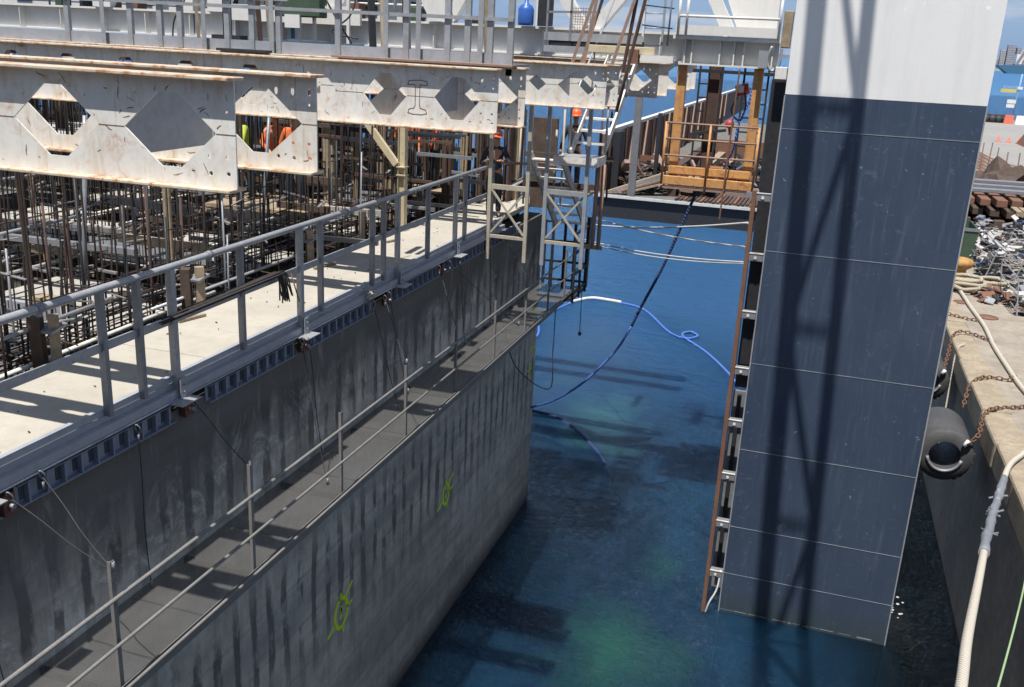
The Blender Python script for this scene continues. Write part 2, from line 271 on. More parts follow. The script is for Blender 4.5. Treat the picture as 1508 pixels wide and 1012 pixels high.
# ------------------------------------------------------------------ helpers
COL = scene.collection
def thing(name, label, cat, loc=(0, 0, 0), group=None):
    o = bpy.data.objects.new(name, None); COL.objects.link(o); o.location = loc; o.empty_display_size = .2
    o['label'] = label; o['category'] = cat
    if group: o['group'] = group
    return o
def tag(o, label, cat, group=None):
    o['label'] = label; o['category'] = cat
    if group: o['group'] = group
    return o
def rootloc(o):
    while o.parent: o = o.parent
    return Vector(o.location)
class MB:
    def __init__(s): s.v = []; s.f = []; s.sm = []
    def add(s, vs, fs, sm=False):
        k = len(s.v); s.v += [tuple(x) for x in vs]; s.f += [tuple(i+k for i in f) for f in fs]; s.sm += [sm]*len(fs); return s
    def box(s, x0, x1, y0, y1, z0, z1):
        x0, x1 = sorted((x0, x1)); y0, y1 = sorted((y0, y1)); z0, z1 = sorted((z0, z1))
        vs = [(x, y, z) for z in (z0, z1) for y in (y0, y1) for x in (x0, x1)]
        return s.add(vs, [(0, 2, 3, 1), (4, 5, 7, 6), (0, 1, 5, 4), (2, 6, 7, 3), (0, 4, 6, 2), (1, 3, 7, 5)])
    def obox(s, p0, p1, wdt, h, upv=(0, 0, 1)):
        """box bar from p0 to p1, width across, height along upv"""
        p0, p1 = Vector(p0), Vector(p1); d = (p1-p0).normalized(); u = Vector(upv)
        sd = d.cross(u)
        if sd.length < 1e-4: sd = d.cross(Vector((1, 0, 0)))
        sd.normalize(); u = sd.cross(d).normalized(); sd *= wdt/2; u *= h/2
        vs = [p+a*sd+b*u for p in (p0, p1) for b in (-1, 1) for a in (-1, 1)]
        return s.add(vs, [(0, 1, 3, 2), (4, 6, 7, 5), (0, 4, 5, 1), (2, 3, 7, 6), (0, 2, 6, 4), (1, 5, 7, 3)])
    def tube(s, pts, r, n=8, cap=True):
        pts = [Vector(p) for p in pts]; rings = []; base = len(s.v); prev = None
        for i, p in enumerate(pts):
            d = (pts[min(i+1, len(pts)-1)]-pts[max(i-1, 0)]).normalized()
            if prev is None:
                a = Vector((0, 0, 1)) if abs(d.z) < .9 else Vector((1, 0, 0)); u = d.cross(a).normalized()
            else: u = (prev-d*prev.dot(d)).normalized()
            prev = u; w_ = d.cross(u); rr = r[i] if isinstance(r, (list, tuple)) else r
            rings.append([p+(u*math.cos(t)+w_*math.sin(t))*rr for t in [2*math.pi*k/n for k in range(n)]])
        vs = [q for rg in rings for q in rg]; fs = []
        for i in range(len(pts)-1):
            for k in range(n):
                fs.append((i*n+k, i*n+(k+1) % n, (i+1)*n+(k+1) % n, (i+1)*n+k))
        s.add(vs, fs, n > 5)
        if cap: s.add([], []); s.f += [tuple(base+k for k in range(n))[::-1], tuple(base+(len(pts)-1)*n+k for k in range(n))]; s.sm += [False]*2
        return s
    def lathe(s, prof, n=24, c=(0, 0, 0), axis='Z'):
        vs = []; fs = []
        for r, z in prof:
            for k in range(n):
                t = 2*math.pi*k/n; p = (r*math.cos(t), r*math.sin(t), z)
                if axis == 'Y': p = (p[0], z, p[1])
                if axis == 'X': p = (z, p[0], p[1])
                vs.append((p[0]+c[0], p[1]+c[1], p[2]+c[2]))
        for i in range(len(prof)-1):
            for k in range(n):
                fs.append((i*n+k, i*n+(k+1) % n, (i+1)*n+(k+1) % n, (i+1)*n+k))
        return s.add(vs, fs, True)
    def plate(s, loops, thick, fn):
        """2-D loops (outer, holes...) extruded by thick; fn maps (a, b, t) to 3-D"""
        flat = [p for lp in loops for p in lp]
        tris = tessellate_polygon([[Vector((a, b, 0)) for a, b in lp] for lp in loops]); N = len(flat)
        vs = [fn(a, b, 0) for a, b in flat]+[fn(a, b, thick) for a, b in flat]
        fs = [tuple(t) for t in tris]+[tuple(i+N for i in t)[::-1] for t in tris]; k = 0
        for lp in loops:
            L_ = len(lp)
            for i in range(L_): fs.append((k+i, k+(i+1) % L_, N+k+(i+1) % L_, N+k+i))
            k += L_
        return s.add(vs, fs)
    def build(s, name, mat, parent=None, bevel=0, sub=0):
        me = bpy.data.meshes.new(name); off = rootloc(parent) if parent else Vector((0, 0, 0))
        me.from_pydata([Vector(v)-off for v in s.v], [], s.f); me.update()
        bm = bmesh.new(); bm.from_mesh(me); bmesh.ops.recalc_face_normals(bm, faces=bm.faces); bm.to_mesh(me); bm.free()
        for p, q in zip(me.polygons, s.sm): p.use_smooth = q
        me.materials.append(M[mat] if isinstance(mat, str) else mat)
        o = bpy.data.objects.new(name, me); COL.objects.link(o)
        if parent: o.parent = parent
        if bevel:
            bv = o.modifiers.new('bevel', 'BEVEL'); bv.width = bevel; bv.segments = 2; bv.limit_method = 'ANGLE'; bv.angle_limit = R(40)
        return o
def copy_tree(o, loc=None, label=None, rz=None):
    c = o.copy(); COL.objects.link(c)
    if loc is not None: c.location = loc
    if label: c['label'] = label
    if rz is not None: c.rotation_euler.z = rz
    for ch in [x for x in bpy.data.objects if x.parent == o]:
        d = copy_tree(ch); d.parent = c
    return c
def lerp(a, b, t): return tuple(x+(y-x)*t for x, y in zip(a, b))
def sag(a, b, s, n=14):
    out = []
    for i in range(n+1):
        t = i/n; p = lerp(a, b, t); out.append((p[0], p[1], p[2]-4*s*t*(1-t)))
    return out
def spline(P, n=8):
    P = [Vector(p) for p in P]; Q = [P[0]*2-P[1]]+P+[P[-1]*2-P[-2]]; out = []
    for i in range(1, len(Q)-2):
        for k in range(n):
            t = k/n; a, b, c, d = Q[i-1:i+3]
            out.append(.5*((2*b)+(c-a)*t+(2*a-5*b+4*c-d)*t*t+(3*b-a-3*c+d)*t**3))
    out.append(P[-1]); return out
def struct(o): o['kind'] = 'structure'; return o
# ================================================================== SETTING
WX = -6.1           # caisson outer face
DZ = 7.92           # working deck level
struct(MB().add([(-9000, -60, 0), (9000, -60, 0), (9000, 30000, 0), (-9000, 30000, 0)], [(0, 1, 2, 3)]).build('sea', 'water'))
struct(MB().add([(-400, -60, -9), (400, -60, -9), (400, 800, -9), (-400, 800, -9)], [(0, 1, 2, 3)]).build('seabed', surf('seabed_silt', (.02, .05, .045), (.012, .035, .035), 1)))
q = MB()
NY = 60
prof = []
random.seed(3)
ys = [6+i*1.55 for i in range(92)]
for y in ys: prof.append((3.98+random.uniform(-.03, .05), y))
# quay: cope stones as separate slightly uneven blocks, slab behind
q.box(4.55, 420, 3, 148, -9, 4.5)
q.box(4.12, 4.55, 3, 148, -9, 4.0)
struct(q.build('quay', 'quayc'))
cs = MB()
for i, y in enumerate([4+k*1.9 for k in range(75)]):
    dz = random.uniform(-.02, .03); dx = random.uniform(-.03, .03)
    cs.box(3.98+dx, 4.6, y+.008, y+1.89, 3.92, 4.51+dz)
o = cs.build('quay_kerb', 'quay', None, bevel=.06); struct(o)
struct(MB().add([(10.5, 60, 4.505), (60, 60, 4.505), (60, 147.8, 4.505), (15, 147.8, 4.505)], [(0, 1, 2, 3)]).build('road', 'road'))
# far hill and shore
h = MB(); N = 60; hv = []; hf = []
for i in range(N+1):
    x = -2500+i*160; t = i/N
    z = 30+230*max(0, math.sin((x-900)/2300))**1.2 if x > 900 else 20+10*math.sin(i)
    z += 18*math.sin(i*1.7)
    hv += [(x, 9000, -5), (x, 9000, max(8, z)), (x, 10500, -5)]
for i in range(N): hf += [(3*i, 3*i+3, 3*i+4, 3*i+1), (3*i+1, 3*i+4, 3*i+5, 3*i+2)]
struct(h.add(hv, hf, True).build('hills', 'hill'))
# ================================================================== CAISSON
cz = thing('concrete_caisson', 'huge grey concrete caisson with streaked damp wall dropping into the water', 'caisson', (-6.5, 12, 0))
w_ = MB(); w_.box(WX-.45, WX, -14, 22.0, -9, 7.55); w_.build('side_wall', 'wall', cz)
w_ = MB(); w_.box(-34, WX-.45, 21.55, 22.0, -9, 7.4); w_.build('end_wall', 'wall', cz)
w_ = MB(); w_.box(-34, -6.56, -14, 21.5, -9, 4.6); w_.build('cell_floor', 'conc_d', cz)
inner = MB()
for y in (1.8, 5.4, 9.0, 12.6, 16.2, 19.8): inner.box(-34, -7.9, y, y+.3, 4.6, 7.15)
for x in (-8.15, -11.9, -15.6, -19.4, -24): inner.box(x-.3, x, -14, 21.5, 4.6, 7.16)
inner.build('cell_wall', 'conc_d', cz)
# sunlit working platform (deck) with board joints
for i, (a, b) in enumerate([(-6, 1.4), (1.41, 5.0), (5.01, 8.62), (8.63, 12.2), (12.21, 15.84), (15.85, 19.4), (19.41, 22.3)]):
    MB().box(-7.42, WX-.06, a, b, DZ-.09, DZ+random.uniform(-.004, .004)).build('deck_slab', 'deck', cz)
# spray-painted survey marks: ring, centre spot and crossing tails
def spraymark(y, z, r):
    m = MB(); X = WX+.004
    def stroke(pts, wd):
        for a, b in zip(pts, pts[1:]):
            d = Vector((0, b[0]-a[0], b[1]-a[1])).normalized(); n_ = Vector((0, -d.z, d.y))*wd/2
            A, B = Vector((X, y+a[0], z+a[1])), Vector((X, y+b[0], z+b[1])); t = Vector((.002, 0, 0))
            m.add([A-n_, A+n_, B+n_, B-n_, A-n_+t, A+n_+t, B+n_+t, B-n_+t], [(0, 1, 2, 3), (4, 7, 6, 5), (0, 4, 5, 1), (1, 5, 6, 2), (2, 6, 7, 3), (3, 7, 4, 0)])
    stroke([(r*.8*math.cos(t)*random.uniform(.93, 1.07), r*math.sin(t)) for t in [k*math.pi/9 for k in range(19)]], .075)
    stroke([(-r*.15, .02), (r*.2, r*.3)], .07); stroke([(-r*.1, -.1), (r*.1, .12)], .05)
    stroke([(.08, -r*1.1), (.05, -r*1.5)], .05); stroke([(.15, r*.9), (.38, r*1.45)], .055); stroke([(-.06, r), (.02, r*1.35)], .06)
    stroke([(-r*.8, -r*.4), (-.45, -r*.8)], .055); stroke([(r*.75, .0), (.38, .02)], .045)
    return m.build('spray_mark', 'spray', cz)
spraymark(16.0, 2.88, .21); spraymark(11.6, 2.86, .25)
m = MB()
for (y, z) in [(21.55, 5.05), (21.6, 4.2), (21.35, 3.72)]:
    m.box(WX+.003, WX+.006, y, y+.3, z, z+.05); m.box(WX+.003, WX+.006, y+.1, y+.16, z-.2, z+.22)
m.build('spray_mark', 'spray', cz)
# ---- edge channel: the grey steel fascia of the working platform
ec = thing('edge_channel', 'long grey steel channel edging the sunlit platform above the caisson wall', 'steel channel', (WX, 12, 7.8))
f = MB(); f.box(WX-.05, WX, -6, 18.8, 7.70, DZ+.02); f.build('web', 'channel', ec)
f = MB(); f.box(WX+.002, WX+.016, -6, 18.8, 7.86, 7.872); f.build('upper_flange', 'channel', ec)
f = MB(); f.box(WX+.002, WX+.10, -6, 18.8, 7.702, 7.714); f.build('lower_flange', 'channel', ec)
f = MB(); f.box(WX+.002, WX+.075, -6, 18.8, 7.716, 7.80); f.build('lip_plate', 'channel', ec)
# ---- ribbed formwork waler below it
bays = [(-3, 1.6), (1.7, 5.55), (5.75, 7.85), (8.45, 10.35), (10.65, 12.6), (13.3, 15.2), (15.5, 17.6), (17.9, 20.0)]
labs = ['out of the left edge of the view', 'at the lower left corner beside a dark red clamp', 'under the first long rail post', 'under the hooked rebar bundle',
        'right of the hooked rebar bundle', 'under the white knot on the channel', 'just left of the braced hanger frames', 'below the braced hanger frames']
for (a, b), lb in list(zip(bays, labs))[1:]:
    t = thing('formwork_waler', 'blue grey ribbed formwork waler '+lb, 'formwork panel', (WX, a, 7.5), 'ribbed walers along the top of the wall')
    p = MB(); p.box(WX+.004, WX+.012, a, b, 7.47, 7.66); p.build('back_plate', 'waler', t)
    p = MB(); p.box(WX+.012, WX+.075, a, b, 7.462, 7.474); p.box(WX+.012, WX+.06, a, b, 7.652, 7.66); p.build('flange', 'waler', t)
    y = a+.1
    while y < b-.03:
        p = MB(); p.box(WX+.012, WX+.072, y, y+.016, 7.475, 7.651); p.build('rib', 'waler', t); MB().box(WX+.013, WX+.017, y-.055, y-.002, 7.50, 7.63).build('dark_strip', 'slot', t); y += .21  # each rib's shade is painted as a dark strip beside it
for i, y in enumerate([5.62, 8.05, 10.5, 13.05, 15.34, 17.72]):
    t = thing('wall_clamp', ['dark red clamp at the lower left, under two slings', 'dark red clamp in the wide gap right of the first long rail post', 'dark red clamp under the second long rail post',
              'dark red clamp just below the white knot', 'dark red clamp left of the sixth waler gap under bare channel', 'small far dark red clamp by the hanger frames'][i], 'clamp', (WX, y, 7.5), 'dark red clamps between walers')
    p = MB(); p.box(WX+.01, WX+.09, y-.06, y+.07, 7.46, 7.65); p.build('body', 'dred', t, bevel=.008)
    p = MB(); p.tube([(WX+.09, y, 7.55), (WX+.14, y, 7.55)], .022, 8); p.build('bolt', 'galvd', t)
# ================================================================== deck guardrail
gr = thing('deck_guardrail', 'long galvanised guardrail standing along the sunlit platform edge', 'guardrail', (WX, 12, DZ))
RX = WX+.035
MB().tube([(RX, -3, 9.10), (RX, 18.0, 9.10)], .036, 10).build('top_rail', 'galv', gr)
MB().obox((RX-.02, -3, 8.545), (RX-.02, 18.0, 8.545), .045, .075).build('mid_rail', 'galv', gr)
for y, lng in [(4.2, 0), (5.35, 1), (6.92, 0), (7.42, 0), (7.94, 1), (9.18, 0), (10.5, 1), (11.03, 0), (12.58, 0), (12.97, 0), (13.48, 1), (14.7, 0), (15.98, 1), (16.47, 0), (17.97, 0)]:
    zb = 7.72 if lng else 7.87; wd = .035 if lng else .027
    p = MB(); x0 = WX+.112 if not lng else WX+.01
    # C-section post: web and two lips
    p.box(RX-.035, RX+.035, y-wd, y-wd+.008, zb, 9.08); p.box(RX+.027, RX+.035, y-wd+.008, y+wd, zb, 9.08); p.box(RX-.035, RX-.027, y-wd+.008, y+wd, zb, 9.08)
    po = p.build('post', 'galvd' if not lng else 'galv', gr)
    if lng:
        p = MB(); p.box(WX+.11, WX+.26, y-.22, y+.1, 7.70, 7.712); p.box(WX+.112, WX+.122, y-.05, y+.05, 7.712, 7.92); p.build('foot_bracket', 'galv', po)
        p = MB()
        for dz in (7.78, 7.86): p.tube([(WX+.122, y, dz), (WX+.14, y, dz)], .012, 6)
        p.build('bolt', 'galvd', po)
for y in (6.2, 8.6, 11.8, 14.1, 16.9):
    p = MB(); p.tube([(RX, y-.035, 9.10), (RX, y+.035, 9.10)], .046, 10); p.box(RX-.02, RX+.02, y-.02, y+.02, 9.03, 9.06); p.build('coupler', 'galvd', gr)
# hooked rebars lying on the mid rail
random.seed(11)
for i in range(14):
    x = WX+.10+.018*(i % 5)+random.uniform(-.004, .004); z = 8.60+.018*(i//5); e = 9.93+random.uniform(-.12, .06); s0 = 7.8+random.uniform(-.15, .35)
    dn = random.uniform(.24, .36)
    p = MB(); p.tube([(x-.06, s0, z-.02), (x, e-.06, z+.03), (x+.01, e-.015, z+.02), (x+.02, e, z-.03), (x+.035+random.uniform(-.02, .05), e+random.uniform(-.02, .03), z-dn)], .009, 6)
    tag(p.build('hooked_rebar', 'rebar'), 'dark hooked reinforcing bar in the bundle lying on the platform guardrail', 'rebar', 'hooked rebars on the guardrail')
p = MB(); p.tube([(WX+.1, 9.9, 8.66), (WX+.05, 9.92, 9.02)], .007, 6); p.tube([(WX+.2, 10.0, 8.62), (WX+.25, 10.1, 8.25)], .008, 6)
tag(p.build('tie_wire', 'rustch'), 'rusty tie wire holding the hooked rebar bundle to the top rail', 'wire')
# ================================================================== catwalk
cw = thing('suspended_catwalk', 'narrow dark steel catwalk hanging along the shaded caisson wall', 'catwalk', (-5.6, 12, 5.84))
CX = -5.19; CZ = 5.84
m, n, b = newmat('checker_plate'); v = pos(n, (1, 1, 1)); vo = nd(n, 'ShaderNodeTexVoronoi'); vo.inputs['Scale'].default_value = 26; vo.inputs['Randomness'].default_value = .15
n.links.new(v, vo.inputs['Vector']); ft = ramp(n, vo.outputs['Distance'], .22, .4)
c_ = mix(n, ramp(n, noise(n, v, 2, 6, .65), .3, .7), (.085, .083, .08), (.12, .118, .115)); c_ = mix(n, mul(n, ft, -.0), c_, (.02, .02, .02))
c_ = mix(n, ft, mix(n, .5, c_, (.07, .07, .07)), c_); n.links.new(c_, b.inputs['Base Color']); b.inputs['Roughness'].default_value = .85
iv = nd(n, 'ShaderNodeMath', operation='SUBTRACT'); iv.inputs[0].default_value = 1; n.links.new(ft, iv.inputs[1]); bump(n, b, iv.outputs[0], .5, .01); trn = nd(n, 'ShaderNodeBsdfTransparent'); mxs = nd(n, 'ShaderNodeMixShader'); mxs.inputs[0].default_value = .62
n.links.new(b.outputs[0], mxs.inputs[1]); n.links.new(trn.outputs[0], mxs.inputs[2]); n.links.new(mxs.outputs[0], n.nodes['Material Output'].inputs[0]); M['checker'] = m   # fine grating: partly open
M['cwrail'] = surf('catwalk_pipe_paint', (.20, .195, .185), (.15, .147, .14), .75, 0, 7, rust=.74, grime=.5)
M['cwdark'] = surf('catwalk_dark_steel', (.07, .07, .072), (.05, .05, .052), .7, .2, 6)
for k in range(15):
    a = -3+1.67*k
    MB().box(WX+.02, CX, a+.006, min(a+1.66, 22.07), CZ-.02+random.uniform(0, .004), CZ).build('floor_plate', 'checker', cw)
MB().box(CX+.001, CX+.012, -3, 22.07, CZ-.12, CZ+.03).build('toe_board', 'cwrail', cw)
MB().tube([(CX+.075, -3, CZ+.05), (CX+.075, 22.07, CZ+.05)], .018, 8).build('bottom_rail', 'cwrail', cw)
MB().tube([(CX+.01, -3, 6.75), (CX+.01, 22.07, 6.75)], .019, 8).build('top_rail', 'cwrail', cw)
MB().tube([(CX+.045, -3, 6.33), (CX+.045, 22.07, 6.33)], .017, 8).build('mid_rail', 'cwrail', cw)
for k, y in enumerate([3.8, 5.82, 7.93, 9.95, 11.95, 13.95, 15.95, 17.9, 19.6, 21.0]):
    zt = 7.1 if k in (1, 2) else 6.95
    p = MB(); p.box(CX-.045, CX-.01, y-.025, y-.018, CZ-.14, zt); p.box(CX-.017, CX-.01, y-.018, y+.025, CZ-.14, zt); p.build('post', 'cwrail', cw)
    p = MB(); p.obox((WX+.02, y, CZ-.06), (CX, y, CZ-.06), .05, .08); p.build('bearer', 'cwdark', cw)
# end cage of the catwalk
eg = MB()
for z in (7.36, 6.9, 6.4, 5.95): eg.obox((WX+.04, 22.09, z), (CX+.2, 22.09, z+.02), .05, .05); eg.obox((CX+.2, 20.9, z), (CX+.2, 22.09, z), .05, .05)
for x in (WX+.05, -5.85, -5.55, -5.3, CX+.2): eg.obox((x, 22.09, CZ-.1), (x, 22.09, 7.4), .06, .06)
eg.obox((CX+.2, 20.9, CZ-.1), (CX+.2, 20.9, 7.4), .05, .05); eg.obox((CX+.2, 21.5, CZ-.1), (CX+.2, 21.5, 7.4), .05, .05)
eg.box(CX+.17, CX+.24, 22.03, 22.2, CZ, 7.55); eg.box(CX, CX+.2, 20.8, 22.1, CZ-.06, CZ-.03)
eg.build('end_cage', 'blacksteel', cw)
# ---- slings: shackle, wire rope
slings = [((WX+.07, 5.16, 7.6), (WX+.12, 5.28, CZ)), ((WX+.07, 5.21, 7.6), (WX+.14, 5.33, CZ)), ((WX+.1, 5.62, 7.62), (CX-.02, 5.82, 7.0)), ((WX+.1, 5.98, 7.66), (CX-.01, 5.83, 7.0)),
          ((WX+.1, 7.22, 7.62), (WX+.1, 7.25, CZ)), ((WX+.1, 8.12, 7.6), (CX-.02, 7.93, 7.05)), ((WX+.1, 10.4, 7.62), (CX-.3, 10.1, CZ)), ((WX+.12, 10.55, 7.6), (WX+.1, 10.9, CZ)),
          ((WX+.1, 12.5, 7.62), (WX+.35, 12.9, CZ)), ((WX+.1, 12.9, 7.6), (CX-.02, 11.95, 6.95)), ((WX+.1, 13.05, 7.62), (WX+.2, 13.6, CZ)), ((WX+.1, 15.1, 7.62), (CX-.02, 13.95, 6.95)),
          ((WX+.1, 15.6, 7.6), (CX-.25, 18.2, CZ)), ((WX+.1, 16.1, 7.6), (WX+.12, 16.5, CZ)), ((WX+.1, 17.8, 7.6), (WX+.12, 18.0, CZ)), ((WX+.1, 18.6, 7.6), (CX-.02, 17.9, 6.95))]
where = ['left strand of the leftmost pair', 'right strand of the leftmost pair', 'slanting from a clamp to the first post', 'steep, ending on the first post',
         'long plumb wire below the first long rail post', 'bent wire meeting the second catwalk post', 'slack wire below the hooked rebar bundle', 'wire right of the hooked rebar bundle', 'below the white knot',
         'running back from the white knot', 'plumb wire right of the white knot', 'ending on the sixth post', 'very long and slanting', 'plumb far wire left of the hanger frames',
         'plumb wire just below the hanger frames', 'farthest slanting one']
random.seed(5)
for (a, b_), lb in zip(slings, where):
    t = thing('wire_sling', 'thin wire sling on the caisson wall, '+lb, 'sling', a, 'slings holding the catwalk')
    mid = lerp(a, b_, .62); mid = (mid[0]-.008, mid[1]-.015, mid[2])
    MB().tube(spline([a, lerp(a, b_, .3), mid, b_], 5), .0055, 6).build('wire', 'cableg', t)
    p = MB(); ring = [(a[0]+.02*math.cos(k), a[1]+.028*math.cos(k+1.2), a[2]+.01+.055*math.sin(k)) for k in [2*math.pi*j/10 for j in range(11)]]
    p.tube(ring, .009, 6, False); p.tube([(a[0], a[1], a[2]-.05), (a[0], a[1], a[2]-.12)], .014, 6); p.build('shackle', 'galvd', t)
    MB().tube([(b_[0], b_[1], b_[2]+.09), (b_[0], b_[1], b_[2])], .016, 6).build('end_ferrule', 'galvd', t)
# loose twine and knot
p = MB()
for k in range(6): p.tube(spline([(WX+.12+random.uniform(-.03, .05), 12.35+random.uniform(-.1, .1), 7.8+random.uniform(-.06, .06)) for _ in range(5)], 4), .012, 6)
tag(p.build('rope_knot', 'rope'), 'small bunched white knot tied on the grey edge channel', 'knot')
p = MB(); p.tube(spline([(WX+.06, 19, 5.6), (WX+.3, 19.4, 4.5), (-5.3, 20.5, 3.7), (-5.5, 21.4, 4.3), (-5.6, 21.8, 5.5)], 8), .012, 6)
tag(p.build('slack_hose', 'cableg'), 'slack grey hose looping below the far end of the catwalk', 'hose')
p = MB(); p.tube([(-5.05, 22.1, 5.8), (-5.03, 22.1, 4.7)], .01, 6); p.lathe([(0, -.06), (.04, -.04), (.04, .03), (0, .05)], 8, (-5.03, 22.1, 4.66))
tag(p.build('hanging_line', 'blacksteel'), 'dark weighted line dangling from the catwalk end over the water', 'line')
# ================================================================== castellated beams
def hexhole(cx, cz, w=.37, t=.08, hh=.25):
    return [(cx-w, cz), (cx-t, cz+hh), (cx+t, cz+hh), (cx+w, cz), (cx+t, cz-hh), (cx-t, cz-hh)]
def circ(cx, cz, rx, rz=None, n=9):
    rz = rz or rx; return [(cx+rx*math.cos(2*math.pi*k/n), cz+rz*math.sin(2*math.pi*k/n)) for k in range(n)]
def scribbles(x0, x1, z0, z1, y, cnt, seed):
    rnd = random.Random(seed); m = MB()
    for _ in range(cnt):
        x = rnd.uniform(x0, x1); z = rnd.uniform(z0, z1); L_ = rnd.uniform(.015, .10); an = rnd.choice([rnd.uniform(-.8, .8), rnd.uniform(1.2, 1.9)]); wd = rnd.uniform(.002, .005)
        pts = []; a_ = an; 
        for k in range(5):
            pts.append((x, z)); x += math.cos(a_)*L_/4; z += math.sin(a_)*L_/4; a_ += rnd.uniform(-.45, .45)
        if min(p[1] for p in pts) < z0 or max(p[1] for p in pts) > z1 or max(p[0] for p in pts) > x1: continue
        for k, (p0, p1) in enumerate(zip(pts, pts[1:])):
            d = Vector((p1[0]-p0[0], 0, p1[1]-p0[1])); 
            if d.length < 1e-5: continue
            d.normalize(); n_ = Vector((-d.z, 0, d.x)); wa, wb = wd*(1-abs(k-2)/3.2), wd*(1-abs(k-1)/3.2)
            A, B = Vector((p0[0], y, p0[1])), Vector((p1[0], y, p1[1])); e = Vector((0, -.0015, 0))
            m.add([A-n_*wa+e, A+n_*wa+e, B+n_*wb+e, B-n_*wb+e], [(0, 1, 2, 3)])
    return m
BEAMS = [(5.68, -3.75, 0), (6.79, -3.75, .02), (11.19, -3.75, -.68), (12.30, -3.75, .05), (17.18, -3.75, -.35), (18.18, -3.74, .1), (22.7, -3.75, .0), (23.8, -3.7, .3), (28.2, -3.75, .1), (29.3, -3.75, .4)]
blabel = ['nearest rusty cream beam with hexagonal openings, its end plate at the far left', 'second rusty cream beam, just behind the nearest one', 'third cream beam, marked with a rusty outline drawing above the guardrail',
          'fourth cream beam, a stub showing past the third one', 'fifth cream beam above the hanger frames', 'sixth cream beam, thin stub past the fifth one', 'grey shadowed beam with bolt holes beyond the steel stair', 'shadowed beam directly behind the stair, left of the orange posts',
          'far cream beam almost hidden behind the white girder', 'farthest cream beam under the white girder']
for i, (y, xe, sh) in enumerate(BEAMS):
    t = thing('castellated_beam', blabel[i], 'steel beam', (xe, y, 10.35), 'castellated beams over the caisson')
    x0 = -18.5 if i < 6 else -13
    loops = [[(x0, 10.375), (xe, 10.375), (xe, 11.085), (x0, 11.085)]]
    holes = []
    cx = xe-.52+ (sh if abs(sh) < .2 else 0)
    if sh < -.3: cx = xe-.52
    while cx > x0+.6:
        holes.append(hexhole(cx, 10.735, .37 if i != 2 else .30)); cx -= .957
    # bolt holes near the end
    for (dx, dz, r_) in [(-.065, .975, .016), (-.21, .975, .018), (-.355, .975, .018), (-.065, .88, .012), (-.065, .47, .016), (-.205, .465, .016), (-.345, .47, .016), (-.07, .58, .014), (-.21, .58, .014)]:
        zz = 10.0+dz
        if dz > .9: holes.append(circ(xe+dx, zz, r_, r_*1.9))
        else: holes.append(circ(xe+dx, zz, r_))
    # drop bolt holes that would cut a hexagon
    hx = [h_ for h_ in holes if len(h_) == 6]; bh = [h_ for h_ in holes if len(h_) != 6]
    keep = []
    for h_ in bh:
        c0 = sum(p[0] for p in h_)/len(h_); c1 = sum(p[1] for p in h_)/len(h_)
        bad = False
        for q_ in hx:
            qc = sum(p[0] for p in q_)/6; dxh = abs(c0-qc); dzh = abs(c1-10.735)
            if dzh < .29 and dxh < .37-(.29*dzh/.25)+.05: bad = True
        if not bad and i in (0, 1, 2, 3, 4, 5, 6): keep.append(h_)
    loops += hx+keep
    MB().plate(loops, .012, lambda a, b2, th_, y=y: (a, y+th_, b2)).build('web', 'cream', t)
    wl = MB(); hs = sorted(sum(p_[0] for p_ in q_)/6 for q_ in hx); hw_ = .37 if i != 2 else .30
    for a_, b_2 in zip([x0-hw_]+hs, hs+[xe+hw_]):
        if b_2-hw_-(a_+hw_) > .02: wl.box(a_+hw_, b_2-hw_, y-.003, y, 10.733, 10.736)
    if i < 6: wl.build('web_weld', 'streak', t)
    MB().box(x0, xe+.01, y-.10, y+.112, 11.086, 11.112).build('top_flange', 'flange', t, bevel=.006)
    MB().box(x0, xe, y-.10, y+.112, 10.350, 10.374).build('bottom_flange', 'flange', t, bevel=.006)
    if i < 6:
        segs = scribbles(-8.5 if i in (2,) else -6.6, xe-.02, 10.39, 11.07, y, [70, 22, 100, 8, 24, 5][i], 20+i)
        # keep only scribbles away from openings
        g = MB()
        for f_ in segs.f:
            c0 = sum(segs.v[k][0] for k in f_)/4; c1 = sum(segs.v[k][2] for k in f_)/4; ok = True
            for q_ in hx:
                qc = sum(p[0] for p in q_)/6; dxh = abs(c0-qc); dzh = abs(c1-10.735)
                if dzh < .26 and dxh < .385-(.29*dzh/.25)+.02: ok = False
            if ok: g.add([segs.v[k] for k in f_], [(0, 1, 2, 3)])
        if g.f:
            o = g.build('rust_streaks', 'streak', t); o['kind'] = 'stuff'
    if i == 2:   # hand-drawn rusty outline of an I section
        g = MB(); out = [(-.13, .13), (-.12, .17), (-.05, .18), (.05, .185), (.12, .17), (.13, .13), (.09, .125), (.04, .13), (.03, .10), (.028, -.12), (.04, -.15), (.11, -.165), (.125, -.21), (.06, -.225), (-.06, -.225), (-.125, -.21), (-.11, -.165), (-.045, -.15), (-.03, -.12), (-.028, .10), (-.04, .13), (-.09, .125), (-.13, .13)]
        for (a, b1), (c, d1) in zip(out, out[1:]):
            cx0 = -4.79; A = Vector((cx0+a, y-.002, 10.74+b1)); B = Vector((cx0+c, y-.002, 10.74+d1)); d_ = (B-A).normalized(); n_ = Vector((-d_.z, 0, d_.x))*.005
            g.add([A-n_-d_*.004, A+n_-d_*.004, B+n_+d_*.004, B-n_+d_*.004], [(0, 1, 2, 3)])
        g.build('outline_mark', 'streak', t)
for k, (ya, yb) in enumerate([(5.70, 6.77), (11.21, 12.28), (17.2, 18.16)]):
    tag(MB().box(-4.69, -4.68, ya, yb, 10.52, 11.07).build('diaphragm_plate', 'channel'), ['grey plate seen through the opening of the nearest beam', 'grey plate seen through the opening of the third beam', 'grey plate seen through the opening of the fifth beam'][k], 'steel plate', 'plates joining the beam pairs')
